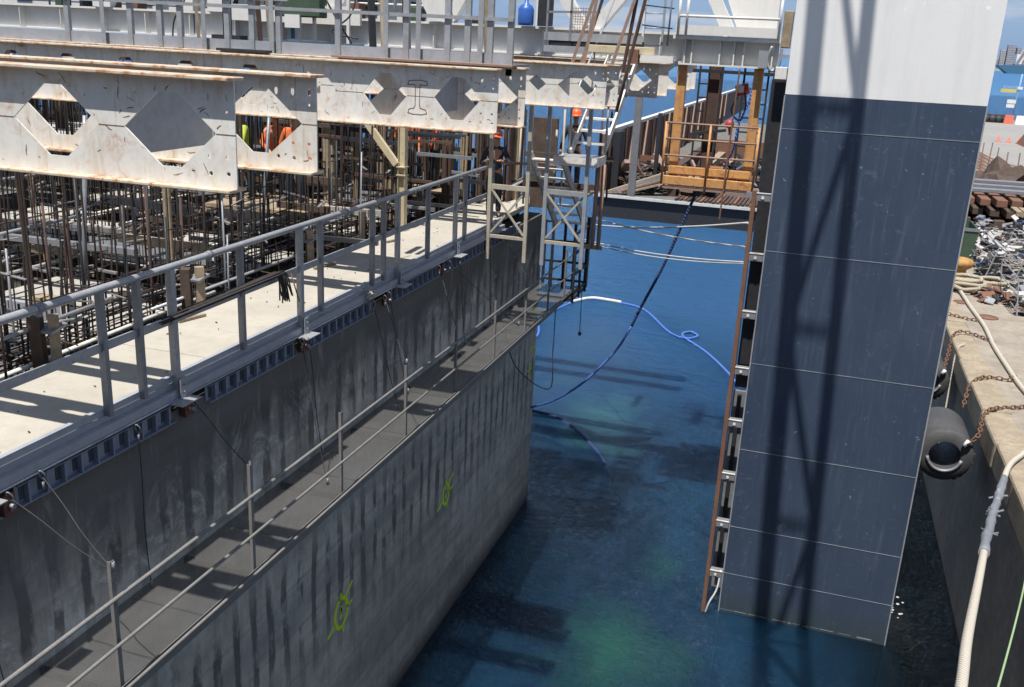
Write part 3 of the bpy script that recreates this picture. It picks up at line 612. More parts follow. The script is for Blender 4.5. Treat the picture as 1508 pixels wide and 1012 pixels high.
# yellow prop and brace under beam 3
t = thing('yellow_prop', 'pale yellow steel prop standing on the inner edge of the sunlit platform', 'prop', (-7.36, 16.55, DZ))
p = MB(); p.box(-7.43, -7.42, 16.48, 16.62, DZ, 10.34); p.box(-7.30, -7.29, 16.48, 16.62, DZ, 10.34); p.box(-7.42, -7.30, 16.545, 16.555, DZ, 10.34); p.build('post', 'yellow', t)
MB().box(-7.45, -7.27, 16.46, 16.64, 8.95, 8.97).build('splice_plate', 'yellow', t); MB().box(-7.45, -7.27, 16.46, 16.64, 9.1, 9.12).build('splice_plate', 'yellow', t)
MB().box(-7.47, -7.25, 16.44, 16.66, DZ, DZ+.015).build('base_plate', 'yellow', t)
p = MB(); p.obox((-7.46, 16.5, 9.15), (-8.5, 16.6, 10.32), .08, .12); p.build('brace', 'yellow', t)
# ================================================================== rebar forest
random.seed(42)
def bar(x, y, z0, z1, r=.011, lean=.0):
    p = MB(); zz = z0; pts = []
    for k in range(4):
        t_ = k/3; pts.append((x+lean*t_*t_*random.uniform(.4, 1.5), y+lean*t_*random.uniform(-1, 1)*.6, z0+(z1-z0)*t_))
    return p.tube(pts, r, 5)
vb = []
def line_y(x, y0, y1, st):
    y = y0
    while y < y1: vb.append((x+random.uniform(-.02, .02), y+random.uniform(-.03, .03))); y += st
def line_x(y, x0, x1, st):
    x = x0
    while x < x1: vb.append((x+random.uniform(-.03, .03), y+random.uniform(-.02, .02))); x += st
line_y(-8.0, 5.5, 21.5, .20); line_y(-8.3, 5.6, 21.5, .22)
for y in (9.0, 12.6, 16.2, 19.8): line_x(y, -15.4, -8.4, .24); line_x(y+.3, -15.4, -8.4, .26)
line_y(-11.9, 8, 21.5, .24); line_y(-12.2, 8, 21.5, .26); line_y(-15.6, 10, 21.5, .26); line_x(21.3, -20, -8.4, .16)
random.shuffle(vb)
vb.sort(key=lambda p: (p[0]**2+p[1]**2))
G = 'vertical rebars of the caisson cells'
for i, (x, y) in enumerate(vb[:290]):
    h_ = random.choice([8.9, 9.6, 10.2, 10.2, 10.3]) if x < -8.1 else random.choice([8.5, 8.9, 9.3, 10.1])
    o = bar(x, y, 6.9, h_+random.uniform(-.15, .15), random.choice([.008, .011, .014]), random.uniform(-.05, .09)).build('vertical_rebar', random.choice(['rebar', 'rebar', 'rebar2']))
    tag(o, 'thin dark vertical reinforcing bar standing in the caisson cells under the beams', 'rebar', G)
p = MB()
for x, y in vb[290:]:
    q_ = bar(x, y, 6.9, 10.2+random.uniform(-.6, .2), .011, random.uniform(-.05, .09)); p.add(q_.v, q_.f)
for k in range(900):
    x, y = random.uniform(-34, -9), random.uniform(20, 24)
    q_ = bar(x, y, 7, 10.3+random.uniform(-1.2, .4), random.choice([.013, .02, .03]), .1); p.add(q_.v, q_.f)
for k in range(160):
    x, y, z = random.uniform(-34, -9), random.uniform(20, 24), random.uniform(7.3, 10.2)
    p.obox((x, y, z), (x+random.uniform(.5, 3), y, z+random.uniform(-.1, .1)), .05, random.uniform(.02, .12))
o = p.build('rebar_forest', 'rebar'); o['kind'] = 'stuff'; tag(o, 'dense far mass of dark rusty reinforcing bars across the caisson cells', 'rebar')
# horizontal bars, runs along the wall
G = 'long horizontal rebars along the outer wall'
for k in range(15):
    z = 7.25+.13*(k % 9)+random.uniform(-.02, .02); x = (-7.97 if k % 2 else -8.32)+random.uniform(-.03, .03)
    o = MB().tube(spline([(x, 4.5, z), (x+.03, 9, z+random.uniform(-.06, .06)), (x-.02, 14, z+random.uniform(-.06, .06)), (x, 21.5, z)], 4), .012, 5).build('horizontal_rebar', random.choice(['rebar', 'rebar2', 'galvd']))
    tag(o, 'long dark horizontal reinforcing bar running along the inner side of the sunlit platform', 'rebar', G)
G = 'cross rebars between the cells'
for y in (9.0, 12.6, 16.2, 19.8):
    for k in range(7):
        z = 7.3+.17*k; yy = y+(.0 if k % 2 else .3)
        o = MB().tube([(-16, yy, z+random.uniform(-.04, .04)), (-12, yy+.02, z+random.uniform(-.05, .05)), (-8.2, yy, z)], .011, 5).build('horizontal_rebar', random.choice(['rebar', 'rebar2']))
        tag(o, 'dark horizontal reinforcing bar crossing between two caisson cells', 'rebar', G)
G = 'short stirrups tied to the outer wall mat'
for k in range(70):
    y = 5.6+k*.225
    x0 = -7.62; z = 7.35+.1*random.randint(0, 6)
    o = MB().tube([(x0, y, z), (-8.5, y+.04, z+.05), (-8.5, y+.05, z-.25)], .009, 5).build('stirrup', 'rebar2'); tag(o, 'short rusty stirrup tied across the mat beside the sunlit platform', 'rebar', G)
# formwork tables in the cells, channels and stakes
spots = [(-11.5, -8.8, 9.5, 12.3, 7.45), (-11.5, -8.9, 13.1, 15.9, 7.55), (-11.5, -8.9, 16.8, 19.5, 7.6), (-15.1, -12.4, 9.5, 12.3, 7.7), (-15.1, -12.5, 13.1, 15.8, 7.75), (-15.1, -12.5, 16.8, 19.4, 7.8), (-11.2, -8.9, 5.9, 8.5, 7.2),
         (-19, -16.2, 13.2, 15.7, 8.3), (-19, -16.3, 16.9, 19.4, 8.5), (-23, -19.9, 16.9, 19.4, 7.7), (-23, -20, 13.2, 15.7, 7.6)]
sl_ = ['nearest shuttering table at the left, cut by the rail', 'shuttering table in the second row below the nearest beam', 'shuttering table in the third row nearest the platform', 'shuttering table behind the first row', 'shuttering table behind the second row', 'shuttering table behind the third row', 'shuttering table at the left edge of the picture',
       'pale table deep inside the second row', 'pale table deep inside the third row', 'pale table at the far inner corner', 'pale table at the far left behind the rebars']
order = [6, 0, 1, 2, 3, 4, 5, 7, 8, 9, 10]
for k, (x0, x1, y0, y1, z) in enumerate(spots):
    lb = {0: sl_[0], 1: sl_[1], 2: sl_[2], 3: sl_[3], 4: sl_[4], 5: sl_[5], 6: sl_[6], 7: sl_[7], 8: sl_[8], 9: sl_[9], 10: sl_[10]}[k]
    t = thing('shutter_table', lb, 'shuttering', ((x0+x1)/2, (y0+y1)/2, z-.4), 'shuttering tables inside the cells')
    MB().box(x0, x0+(x1-x0)*.62, y0, y1, z-.05, z).build('top_board', 'slab', t); MB().box(x0+(x1-x0)*.64, x1, y0+.2, y1-.5, z-.09, z-.04).build('top_board', 'slab', t)
    for xx in (x0+.1, x1-.1):
        for yy in (y0+.1, y1-.1): MB().box(xx-.05, xx+.05, yy-.05, yy+.05, 4.6, z-.09).build('leg', 'wood', t)
    for yy in (y0+.3, y1-.3): MB().obox((x0, yy, z-.16), (x1, yy, z-.16), .08, .14).build('bearer', 'wood', t)
for k, (y, x1) in enumerate([(5.4, -8.5), (9.15, -8.5), (12.75, -8.9), (16.3, -8.85), (19.9, -8.9)]):
    t = thing('formwork_channel', ['grey channel at the near left edge by the rail', 'grey channel ending in wood packers left of the first post group', 'grey channel ending above the hooked rebars', 'grey channel ending by the guardrail top near the yellow prop', 'far grey channel between rebars beyond the yellow prop'][k], 'steel channel', (x1, y, 7.9), 'grey channels across the cell walls')
    p = MB(); p.box(x1-2.4, x1, y, y+.012, 7.80, 8.04); p.box(x1-2.4, x1, y+.012, y+.09, 8.03, 8.04); p.box(x1-2.4, x1, y+.012, y+.09, 7.80, 7.81); p.build('channel', 'channel', t)
    p = MB()
    for q_ in range(3): p.box(x1-.55+.17*q_, x1-.42+.17*q_, y+.01, y+.2, 8.045, 8.13)
    p.build('packer', 'wood', t); MB().box(x1-.08, x1+.03, y-.04, y+.1, 7.9, 8.16).build('end_clamp', 'jwhite', t)
for k, y in enumerate([5.8, 7.87, 10.45, 13.35, 15.6, 18.2]):
    t = thing('timber_stake', ['pair of split timber stakes at the near left edge', 'pair of split timber stakes under the first channel end', 'pair of split timber stakes behind the hooked rebars', 'pair of split timber stakes at mid platform', 'pair of split timber stakes left of the yellow prop', 'pair of split timber stakes behind the far guardrail end'][k], 'timber stake', (-7.5, y, 7.4), 'timber stakes along the inner platform edge')
    MB().obox((-7.52, y, 7.3), (-7.54, y+.02, 8.42), .11, .10).build('stake', 'wood', t); MB().obox((-7.70, y-.03, 7.3), (-7.68, y-.08, 8.40), .12, .13).build('stake', 'woodd', t)
    MB().obox((-7.56, y-.1, 8.25), (-7.56, y+.14, 8.30), .2, .03).build('tie_plate', 'galvd', t)
# dark columns (bundled rebar and trunks) deep inside
random.seed(9)
for k, (x, y, r_) in enumerate([(-13.5, 13, .14), (-14.2, 13.5, .2), (-11.2, 16.4, .08), (-10.6, 19.5, .10), (-9.6, 20.4, .08), (-12.6, 19, .1), (-8.8, 20.9, .1), (-16.4, 18, .12), (-17.6, 15.5, .16), (-10.0, 15.2, .07), (-8.7, 11.4, .06), (-9.3, 17.9, .07)]):
    p = MB()
    for j in range(7):
        a = j*.9; p.tube([(x+r_*.6*math.cos(a), y+r_*.6*math.sin(a), 6.5), (x+r_*.6*math.cos(a)+random.uniform(-.05, .05), y+r_*.6*math.sin(a), 10.3)], r_*.33, 5)
    tag(p.build('shore_bundle', random.choice(['woodd', 'rustdark', 'wood'])), 'dark bundled shoring props standing among the rebars under the beams', 'shoring', 'bundled props among the rebars')
for k, (x, y) in enumerate([(-8.75, 9.9), (-9.4, 13.9), (-9.0, 14.6), (-8.7, 18.9), (-12, 15)]):
    tag(MB().tube([(x-.25, y, 7.2), (x, y+.1, 10.3)], .03, 8).build('scaffold_tube', 'galvd'), 'grey leaning scaffold tube among the dark rebars', 'scaffold tube', 'leaning tubes among the rebars')
# cluttered tie wires, couplers, off-cuts
p = MB()
for k in range(420):
    x, y = random.uniform(-15, -7.75), random.uniform(6, 21); z = random.uniform(7.2, 8.9)
    p.obox((x, y, z), (x+random.uniform(-.35, .35), y+random.uniform(-.5, .5), z+random.uniform(-.12, .12)), random.uniform(.012, .06), random.uniform(.01, .03))
o = p.build('site_clutter', 'junk'); o['kind'] = 'stuff'; tag(o, 'tangle of off-cuts, ties and couplers lying through the rebar cages', 'site debris')
p = MB()
for k in range(260):
    x, y = random.uniform(-15, -7.6), random.uniform(6, 21); z = random.uniform(6.9, 7.6)
    p.obox((x, y, z), (x+random.uniform(-.3, .3), y+random.uniform(-.7, .7), z+random.uniform(-.05, .05)), random.uniform(.03, .12), random.uniform(.02, .04))
o = p.build('timber_offcuts', 'wood'); o['kind'] = 'stuff'; tag(o, 'pale timber off-cuts scattered through the caisson cells', 'timber')
for k, (x0, x1, y0, y1, z) in enumerate([(-14, -12.2, 17, 19, 8.3), (-17.5, -15, 17, 19.3, 9.0)]):
    tag(MB().box(x0, x1, y0, y1, z, z+.08).build('stacked_board', 'slab'), ['bright stacked board among rebars at the far left', 'highest bright board at the far left edge'][k], 'board')
t = thing('blue_hoarding', 'pale blue slatted hoarding seen through the rebars under the third beam', 'hoarding', (-11, 24, 5))
for k in range(16): MB().box(-12.6+.26*k, -12.45+.26*k+random.uniform(-.05, .03), 24, 24.04, 5, 10.3).build('slat', 'paleblue', t)
MB().box(-12.7, -8.4, 24.05, 24.1, 9.35, 9.5).build('rail', 'blacksteel', t)
# thick dark bundles of shoring by the platform end
random.seed(19)
for k in range(34):
    x = random.uniform(-9.4, -6.45) if k < 24 else random.uniform(-12.5, -9.4); y = random.uniform(20.2, 21.5) if x > -7.5 else random.uniform(18.5, 21.4); r_ = random.uniform(.05, .13); p = MB(); zt_ = random.uniform(9.3, 10.6)
    for j in range(5):
        a = j*1.3; q0 = (x+r_*.6*math.cos(a), y+r_*.6*math.sin(a), 6.5); p.tube([q0, (q0[0]+random.uniform(-.06, .06), q0[1], zt_+random.uniform(-.2, .2))], r_*.4, 5)
    tag(p.build('shore_bundle', random.choice(['woodd', 'rustdark', 'blacksteel', 'rustdark', 'wood'])), 'dark bundled shoring props standing among the rebars under the beams', 'shoring', 'bundled props among the rebars')
for k in range(40):
    x0_ = random.uniform(-12, -7.8); y = random.uniform(17, 21.5); z = random.uniform(7.9, 9.8)
    tag(MB().obox((x0_, y, z), (x0_+random.uniform(.8, 2.2), y+random.uniform(-.2, .2), z+random.uniform(-.05, .05)), random.uniform(.03, .09), random.uniform(.03, .1)).build('shoring_ledger', random.choice(['rustdark', 'blacksteel', 'woodd', 'galvd'])), 'dark horizontal ledger tying the shoring bundles together', 'ledger', 'ledgers between the shoring bundles')
for k in range(26):
    y = random.uniform(6.3, 20); x = random.uniform(-9.2, -7.6)
    r_ = random.uniform(.012, .02)
    tag(MB().tube([(x, y, 7.0), (x+random.uniform(-.04, .04), y, random.uniform(8.6, 10.2))], r_, 6).build('tie_bar', random.choice(['blacksteel', 'galvd', 'rustdark'])), 'thick dark tie bar standing along the inner wall mat', 'tie bar', 'tie bars along the wall mat')

random.seed(71)
for k in range(26):
    x = random.choice([-7.8, -8.15, -8.6, -9.5, -11.6, -12.4, -15.3])+random.uniform(-.1, .1); y = random.uniform(6, 15); z = random.uniform(7.6, 8.5)
    tag(MB().tube([(x, y, z), (x+random.uniform(-.1, .1), y+random.uniform(2.5, 5.5), z+random.uniform(-.08, .08))], random.uniform(.02, .032), 8).build('formwork_pipe', random.choice(['galv', 'galvd', 'cream', 'galv'])), 'pale formwork pipe laid lengthwise through the rebar cages', 'pipe', 'pale pipes through the rebar cages')
for k in range(30):
    x = random.uniform(-14, -8.6); y = random.uniform(8, 20); z = random.uniform(7.7, 8.6)
    tag(MB().obox((x, y, z), (x+random.uniform(.8, 2.6), y+random.uniform(-.15, .15), z), random.uniform(.06, .12), random.uniform(.05, .14)).build('formwork_timber', random.choice(['wood', 'galvd', 'slab', 'woodd'])), 'formwork timber lying crosswise in the rebar cages', 'timber', 'crosswise formwork timbers in the cages')

# litter on the deck
random.seed(23)
p = MB()
for k in range(45):
    x, y = random.uniform(-7.35, -6.2), random.uniform(5, 19); a = random.uniform(0, 3.1); L_ = random.uniform(.005, .03)
    p.obox((x, y, DZ+.008), (x+L_*math.cos(a), y+L_*math.sin(a), DZ+.010), random.uniform(.006, .02), .008)
o = p.build('deck_litter', 'woodd'); o['kind'] = 'stuff'; tag(o, 'small chips and crumbs scattered on the sunlit platform', 'debris')
for k, (x, y, l) in enumerate([(-7.2, 12.9, .5), (-7.1, 15.3, .35), (-7.25, 9.6, .4)]):
    tag(MB().obox((x, y, DZ+.02), (x+.1, y+l, DZ+.02), .05, .03).build('timber_offcut', 'wood'), ['timber offcut lying on the middle of the platform inner side', 'timber offcut lying near the yellow prop', 'timber offcut lying behind the hooked rebars'][k], 'timber')

random.seed(97)
for k in range(60):
    x = random.uniform(-10.5, -7.8); y = random.uniform(6.0, 19); z = random.uniform(7.5, 9.0)
    if random.random() < .6: q_ = (x+random.uniform(-.15, .15), y+random.uniform(1, 3.5), z+random.uniform(-.12, .12))
    else: q_ = (x-random.uniform(.6, 1.8), y+random.uniform(-.1, .1), z+random.uniform(-.08, .08))
    tag(MB().tube([(x, y, z), lerp((x, y, z), q_, .5)[:2]+((z+q_[2])/2-random.uniform(0, .05),), q_], random.choice([.01, .014, .018]), 5).build('cross_bar', random.choice(['rebar', 'rebar2', 'galvd', 'blacksteel'])), 'dark bar tied level through the rebar cages', 'rebar', 'level bars tied through the cages')
# ================================================================== hanger frames, stairs
for k, (xa, xb) in enumerate([(-5.98, -5.22), (-4.86, -4.08)]):
    t = thing('hanger_frame', ['left pale braced hanger frame over the platform end', 'right pale braced hanger frame with its feet above the open water'][k], 'steel frame', (xa, 17.6, 7.3), 'braced frames hanging from the beams')
    for x in (xa, xb):
        p = MB(); p.box(x-.035, x+.035, 17.56, 17.568, 7.32, 10.34); p.box(x+.027, x+.035, 17.568, 17.62, 7.32, 10.34); p.build('leg', 'legp' if k == 0 else 'galv', t)
    MB().obox((xa, 17.6, 8.75), (xb, 17.6, 8.75), .06, .09).build('cross_bar', 'legp' if k == 0 else 'galv', t)
    MB().obox((xa, 17.6, 7.78), (xb, 17.6, 7.78), .05, .06).build('cross_bar', 'legp', t)
    MB().obox((xa+.04, 17.58, 8.7), (xb-.04, 17.58, 7.85), .035, .035).build('brace', 'legp', t)
    MB().obox((xa+.04, 17.62, 7.85), (xb-.04, 17.62, 8.7), .035, .035).build('brace', 'legp', t)
MB_ = MB
t = thing('steel_stair', 'upper steel stair with broad pale stringers rising from the landing past the beam ends', 'stair', (-4.3, 19.5, 9.3))
for x in (-4.62, -3.98): MB().obox((x, 21.6, 11.5), (x, 18.4, 9.42), .04, .17).build('stringer', 'cream', t)
for i in range(9):
    y = 18.7+i*.33; z = 9.6+i*.215; MB().box(-4.59, -4.0, y-.1, y+.1, z-.02, z+.02).build('tread', 'cream', t)
p = MB(); p.box(-4.75, -3.95, 17.75, 18.45, 9.36, 9.40); p.build('landing', 'galv', t)
p = MB(); p.box(-3.95, -3.93, 17.7, 18.5, 9.25, 9.42); p.box(-4.78, -3.95, 17.70, 17.72, 9.25, 9.42); p.build('edge_channel', 'cream', t)
for x in (-4.66, -3.94):
    p = MB(); p.tube([(x, 18.4, 9.42), (x, 18.4, 10.35), (x, 21.6, 12.45)], .022, 8); p.tube([(x, 20, 10.45), (x, 20, 11.4)], .018, 6); p.build('handrail', 'galv', t)
t = thing('steel_stair', 'lower steel stair with open pale treads going down from the landing to the platform', 'stair', (-4.9, 19, 7.9))
for x in (-5.35, -4.72): MB().obox((x, 18.1, 9.38), (x+.25, 19.5, 7.75), .04, .15).build('stringer', 'galv', t)
for i in range(8):
    f_ = (i+.5)/8; MB().box(-5.33+.25*f_, -4.74+.25*f_, 18.1+1.4*f_-.1, 18.1+1.4*f_+.1, 9.36-1.6*f_, 9.385-1.6*f_).build('tread', 'cream', t)
t = thing('rusty_post', 'pair of rusty pipe posts below the stair landing', 'post', (-4.0, 18.3, 7.4))
for dx in (0, .12): MB().tube([(-4.05+dx, 18.35, 7.6), (-4.05+dx, 18.35, 9.25)], .04, 8).build('pipe', 'woodp', t)
MB().obox((-4.3, 18.35, 7.62), (-3.85, 18.35, 7.62), .06, .08).build('foot_bar', 'woodp', t)
t = thing('plank_shelf', 'rusty plank guard rail behind the left hanger frame', 'plank', (-5.6, 18.8, 9.2)); MB().obox((-6.1, 18.6, 9.08), (-4.9, 18.9, 9.12), .1, .05).build('plank', 'woodp', t)
MB().obox((-6.0, 18.7, 8.55), (-5.5, 18.9, 8.9), .35, .03).build('wrapped_sheet', 'paper', t)
# pinkish timber ladder rails
for k, (a, b_) in enumerate([((-4.40, 17.2, 11.13), (-4.02, 17.4, 12.6)), ((-4.27, 17.35, 11.13), (-3.95, 17.5, 12.4)), ((-4.19, 17.2, 11.13), (-4.0, 17.3, 12.6)), ((-3.68, 17.2, 11.13), (-3.3, 17.4, 12.6)), ((-3.5, 17.3, 11.0), (-3.35, 17.5, 12.6)), ((-3.62, 17.6, 10.3), (-3.25, 17.9, 12.6))]):
    tag(MB().obox(a, b_, .04, .05).build('timber_rail', 'woodp' if k not in (4, 5) else 'rustdark'), ['pinkish timber leaning from the fifth beam, leftmost', 'second pinkish leaning timber on the fifth beam', 'short pinkish leaning timber on the fifth beam', 'long pinkish timber leaning from the end of the fifth beam', 'dark bar next to the long pinkish timber', 'long dark bar crossing the stair stringer'][k], 'timber')
# ================================================================== gantry walkway on the beams
gw = thing('gantry_walkway', 'grey railed walkway crossing on top of the castellated beams', 'walkway', (-8, 12.5, 11.11))
MB().box(-18, -3.95, 12.36, 13.1, 11.115, 11.14).build('floor', 'galvd', gw)
MB().box(-18, -3.95, 12.325, 12.335, 11.06, 11.27).build('toe_board', 'channel', gw)
for x in [-10.95, -9.83, -9.32, -8.98, -8.2, -7.8, -7.38, -6.46, -5.45, -4.86, -4.58, -4.27, -3.99]:
    p = MB(); z0 = 11.0 if int(x*100) % 2 else 11.12
    p.box(x-.04, x+.04, 12.30, 12.308, z0, 12.35); p.box(x+.033, x+.04, 12.308, 12.33+.03, z0, 12.35); p.build('post', 'galv', gw)
for x in (-10.26, -8.54, -7.45, -5.72, -5.25, -4.38):
    p = MB(); p.box(x-.035, x+.035, 12.25, 12.258, 10.96, 12.5); p.box(x-.035, x-.027, 12.258, 12.30, 10.96, 12.5); p.build('post', 'galv', gw)
MB().obox((-18, 12.29, 11.77), (-3.95, 12.29, 11.69), .04, .045).build('mid_rail', 'galv', gw)
MB().obox((-18, 12.29, 12.3), (-3.95, 12.29, 12.25), .04, .045).build('top_rail', 'galv', gw)
MB().obox((-10, 12.29, 11.83), (-7.2, 12.29, 11.83), .04, .045).build('mid_rail', 'galv', gw)
p = MB(); p.box(-18, -7.5, 12.2, 12.32, 10.9, 11.05)
tag(p.build('rusty_packer_beam', 'rustdark'), 'dark rusty packer beam with flaking mortar below the grey walkway', 'steel beam')
p = MB()
for k in range(26):
    x = -17+k*.42; p.box(x, x+random.uniform(.15, .36), 12.17, 12.2, 10.95+random.uniform(0, .02), 11.03)
tag(p.build('mortar_crust', 'slab'), 'crumbly mortar crust stuck along the rusty packer beam', 'mortar')
p = MB(); p.box(-6.4, -3.85, 12.0, 12.25, 11.114, 11.14); tag(p.build('rusty_plank', 'woodp'), 'thin rusty plank lying on the beam under the walkway', 'plank')
tag(MB().box(-8.25, -7.45, 12.1, 12.25, 11.115, 11.15).build('black_hose', 'black'), 'flat black hose bundle lying under the walkway toe board', 'hose')
for k, (x, m_, hw) in enumerate([(-9.5, 'wood', .05), (-8.95, 'rustdark', .05), (-8.22, 'wood', .07), (-8.4, 'rustdark', .07), (-6.33, 'yellow', .06), (-6.5, 'blacksteel', .09), (-4.72, 'wood', .05), (-5.95, 'rustdark', .09)]):
    tag(MB().obox((x, 13.5, 11.14), (x-.06, 13.45, 12.8), hw, hw).build('timber_post', m_), ['pale timber behind the walkway rail at the left', 'dark rusty post behind the walkway at the left', 'broken pale timber in the middle of the walkway', 'dark post beside the broken pale timber', 'ochre streaked post behind the middle of the walkway', 'wide black post beside the ochre post', 'pale timber near the right end of the walkway', 'dark hoist post right of the ochre post'][k], 'post')
t = thing('hydraulic_jack', 'black hydraulic jack on its block behind the walkway', 'jack', (-8.75, 13.2, 11.14))
MB().box(-9.0, -8.5, 13.1, 13.3, 11.14, 11.32).build('base_block', 'blacksteel', t); MB().tube([(-8.78, 13.2, 11.3), (-8.78, 13.2, 12.1)], .07, 10).build('cylinder', 'blacksteel', t); MB().box(-8.95, -8.6, 13.1, 13.3, 11.95, 12.2).build('head', 'blacksteel', t)
for k, P in enumerate([[(-9.4, 13.0, 12.2), (-9.3, 12.9, 11.8), (-9.5, 12.9, 11.5), (-9.55, 12.9, 11.2)], [(-6.4, 12.9, 12.3), (-6.5, 12.8, 11.7), (-6.8, 12.8, 11.45), (-6.4, 12.8, 11.36)], [(-7.1, 12.7, 12.4), (-6.7, 12.5, 11.8), (-6.3, 12.4, 11.3)]]):
    tag(MB().tube(spline(P, 8), .012, 6).build('black_cable', 'black'), ['drooping black cable at the left of the walkway', 'looping black cable by the ochre post', 'taut black cable crossing the walkway rail'][k], 'cable')
# ================================================================== white dock girder
wg = thing('white_girder', 'long white plate girder with V trusses above it, crossing behind the walkway', 'girder', (-8, 22.2, 11.2))
MB().box(-30, -5.7, 22.3, 22.31, 11.2, 11.74).build('web', 'white', wg); MB().box(-5.7, -2.9, 22.3, 22.31, 11.2, 11.74).build('web', 'white', wg)
p = MB(); p.box(-30, -3.3, 22.1, 22.55, 11.742, 11.79); p.box(-30, -3.3, 22.12, 22.5, 11.16, 11.198); p.build('flange', 'white', wg)
for x in [-28+1.35*i for i in range(19)]: MB().box(x, x+.02, 22.12, 22.298, 11.2, 11.74).build('stiffener', 'white', wg)
def vweb(x0, x1, hh=3.2):
    for a, b_ in ((x0, (x0+x1)/2), (x1, (x0+x1)/2)):
        MB().obox((a, 22.3, 11.79+hh), (b_, 22.3, 11.79), .22, .28, (0, 1, 0)).build('truss_diagonal', 'white', wg)
for a, b_ in [(-20, -17), (-16.4, -13.6), (-12.9, -10.6)]: vweb(a, b_, 2.6)
for a, b_ in [((-9.85, 13.2), (-9.05, 11.79)), ((-7.95, 13.2), (-8.8, 11.79)), ((-6.5, 13.2), (-5.5, 11.79)), ((-4.1, 13.2), (-5.25, 11.79)), ((-3.0, 13.2), (-2.2, 11.79))]:
    MB().obox((a[0], 22.35, a[1]), (b_[0], 22.35, b_[1]), .26, .30, (0, 1, 0)).build('truss_diagonal', 'white', wg)
MB().plate([[(-2.7, 13.3), (-2.1, 11.95), (-1.25, 11.95), (-1.25, 13.3)]], .03, lambda a, b2, th_: (a, 22.5+th_, b2)).build('gusset_plate', 'white', wg)
for x in (-18.5, -15, -11.8, -9): MB().box(x-.2, x+.35, 22.0, 22.05, 11.8, 12.4).build('access_panel', 'white', wg)
MB().box(-14.5, -10.9, 21.9, 22.0, 11.62, 12.0).build('side_plate', 'white', wg)
for x in (-15.9, -13.0): MB().box(x, x+.1, 22.288, 22.297, 11.25, 11.72).build('blue_mark', 'bluep', wg)
dh = thing('machinery_house', 'white machinery house with small dark windows behind the V trusses', 'machine house', (-18, 26, 11.5))
MB().box(-34, -10.8, 26, 28, 11.3, 12.55).build('wall', 'white', dh); MB().box(-34.2, -10.6, 25.8, 28.2, 12.552, 12.62).build('roof', 'galv', dh)
for k in range(14): MB().box(-31+1.5*k, -30.4+1.5*k, 25.97, 25.998, 11.95, 12.35).build('window', 'blacksteel', dh)
random.seed(61)
for k in range(16):
    x = -21+k*.83; MB_g = MB(); hh_ = random.uniform(.15, .55); m_ = random.choice(['white', 'galv', 'blacksteel', 'rustch', 'greentarp', 'white'])
    MB_g.box(x, x+random.uniform(.15, .5), 23.2, 23.6, 11.79, 11.79+hh_); MB_g.build('equipment_box', m_, dh, bevel=.02)
for z in (11.95, 12.2, 12.45): MB().tube([(-30, 24.2, z), (-9.2, 24.2, z)], .035, 8).build('pipe', random.choice(['white', 'galv']), dh)
for k in range(12): MB().tube([(-22+k*1.1, 24.1, 11.4), (-22+k*1.1, 24.1, 12.9)], .03, 6).build('pipe_stand', 'galvd', dh)
# end platform (right) on big box beam
bb = thing('white_platform', 'white railed platform box girder carrying the orange cage beside the tall tower', 'platform', (-2.2, 21.8, 11.2))
p = MB(); p.box(-3.15, -1.12, 21.95, 22.0, 11.17, 11.66); p.build('web', 'white', bb)
p = MB(); p.box(-3.35, -1.0, 21.7, 22.6, 11.662, 11.75); p.box(-3.2, -1.05, 21.78, 22.4, 11.13, 11.168); p.build('flange', 'white', bb)
for x in (-3.1, -2.95, -2.35, -2.05, -1.85, -1.25): MB().box(x, x+.03, 21.8, 21.948, 11.17, 11.66).build('stiffener', 'white', bb)
MB().box(-3.3, -1.15, 21.66, 21.69, 11.76, 11.95).build('toe_board', 'white', bb)
for z in (12.13, 12.55): MB().tube([(-3.25, 21.66, z), (-1.15, 21.66, z)], .03, 8).build('rail', 'white', bb)
for x in (-3.25, -3.08, -1.15): MB().tube([(x, 21.66, 11.75), (x, 21.66, 12.7)], .03, 8).build('rail_post', 'white', bb)
t = thing('sheave_hook', 'grey rounded lifting shackle hanging at the right end of the white platform', 'shackle', (-1.15, 21.6, 11.3))
MB().tube(spline([(-1.25, 21.6, 11.6), (-1.32, 21.6, 11.3), (-1.2, 21.6, 11.1), (-1.06, 21.6, 11.25), (-1.05, 21.6, 11.6)], 6), .03, 8).build('bow', 'galv', t); MB().box(-1.5, -1.3, 21.55, 21.7, 11.15, 11.5).build('cheek', 'galv', t)
t = thing('access_ladder', 'white framed ladder left of the white platform', 'ladder', (-3.7, 21.5, 11.6))
for x in (-3.97, -3.55): MB().obox((x, 21.5, 11.3), (x, 21.5, 12.9), .045, .045).build('stile', 'white' if x < -3.9 else 'galv', t)
for z in (11.5, 11.85, 12.15, 12.45): MB().tube([(-3.97, 21.5, z), (-3.55, 21.5, z)], .014, 6).build('rung', 'galv', t)
t = thing('access_ladder', 'dark thin frame between the ladder and the white platform', 'frame', (-3.4, 21.2, 11.6))
for z in (11.9, 12.3): MB().tube([(-3.95, 21.2, z), (-3.3, 21.2, z-.05)], .015, 6).build('rung', 'blacksteel', t)
MB().tube([(-3.38, 21.2, 11.5), (-3.36, 21.2, 12.9)], .02, 6).build('stile', 'galvd', t)
t = thing('water_jug', 'blue water jug standing on the white girder', 'jug', (-6.75, 21.9, 11.8))
MB().lathe([(0, 0), (.17, .0), (.18, .05), (.18, .34), (.14, .42), (.05, .47), (.045, .56), (0, .56)], 20, (-6.75, 21.9, 11.8)).build('body', 'blue', t)
MB().lathe([(0, .56), (.05, .56), (.05, .60), (0, .60)], 12, (-6.75, 21.9, 11.8)).build('cap', 'paleblue', t)
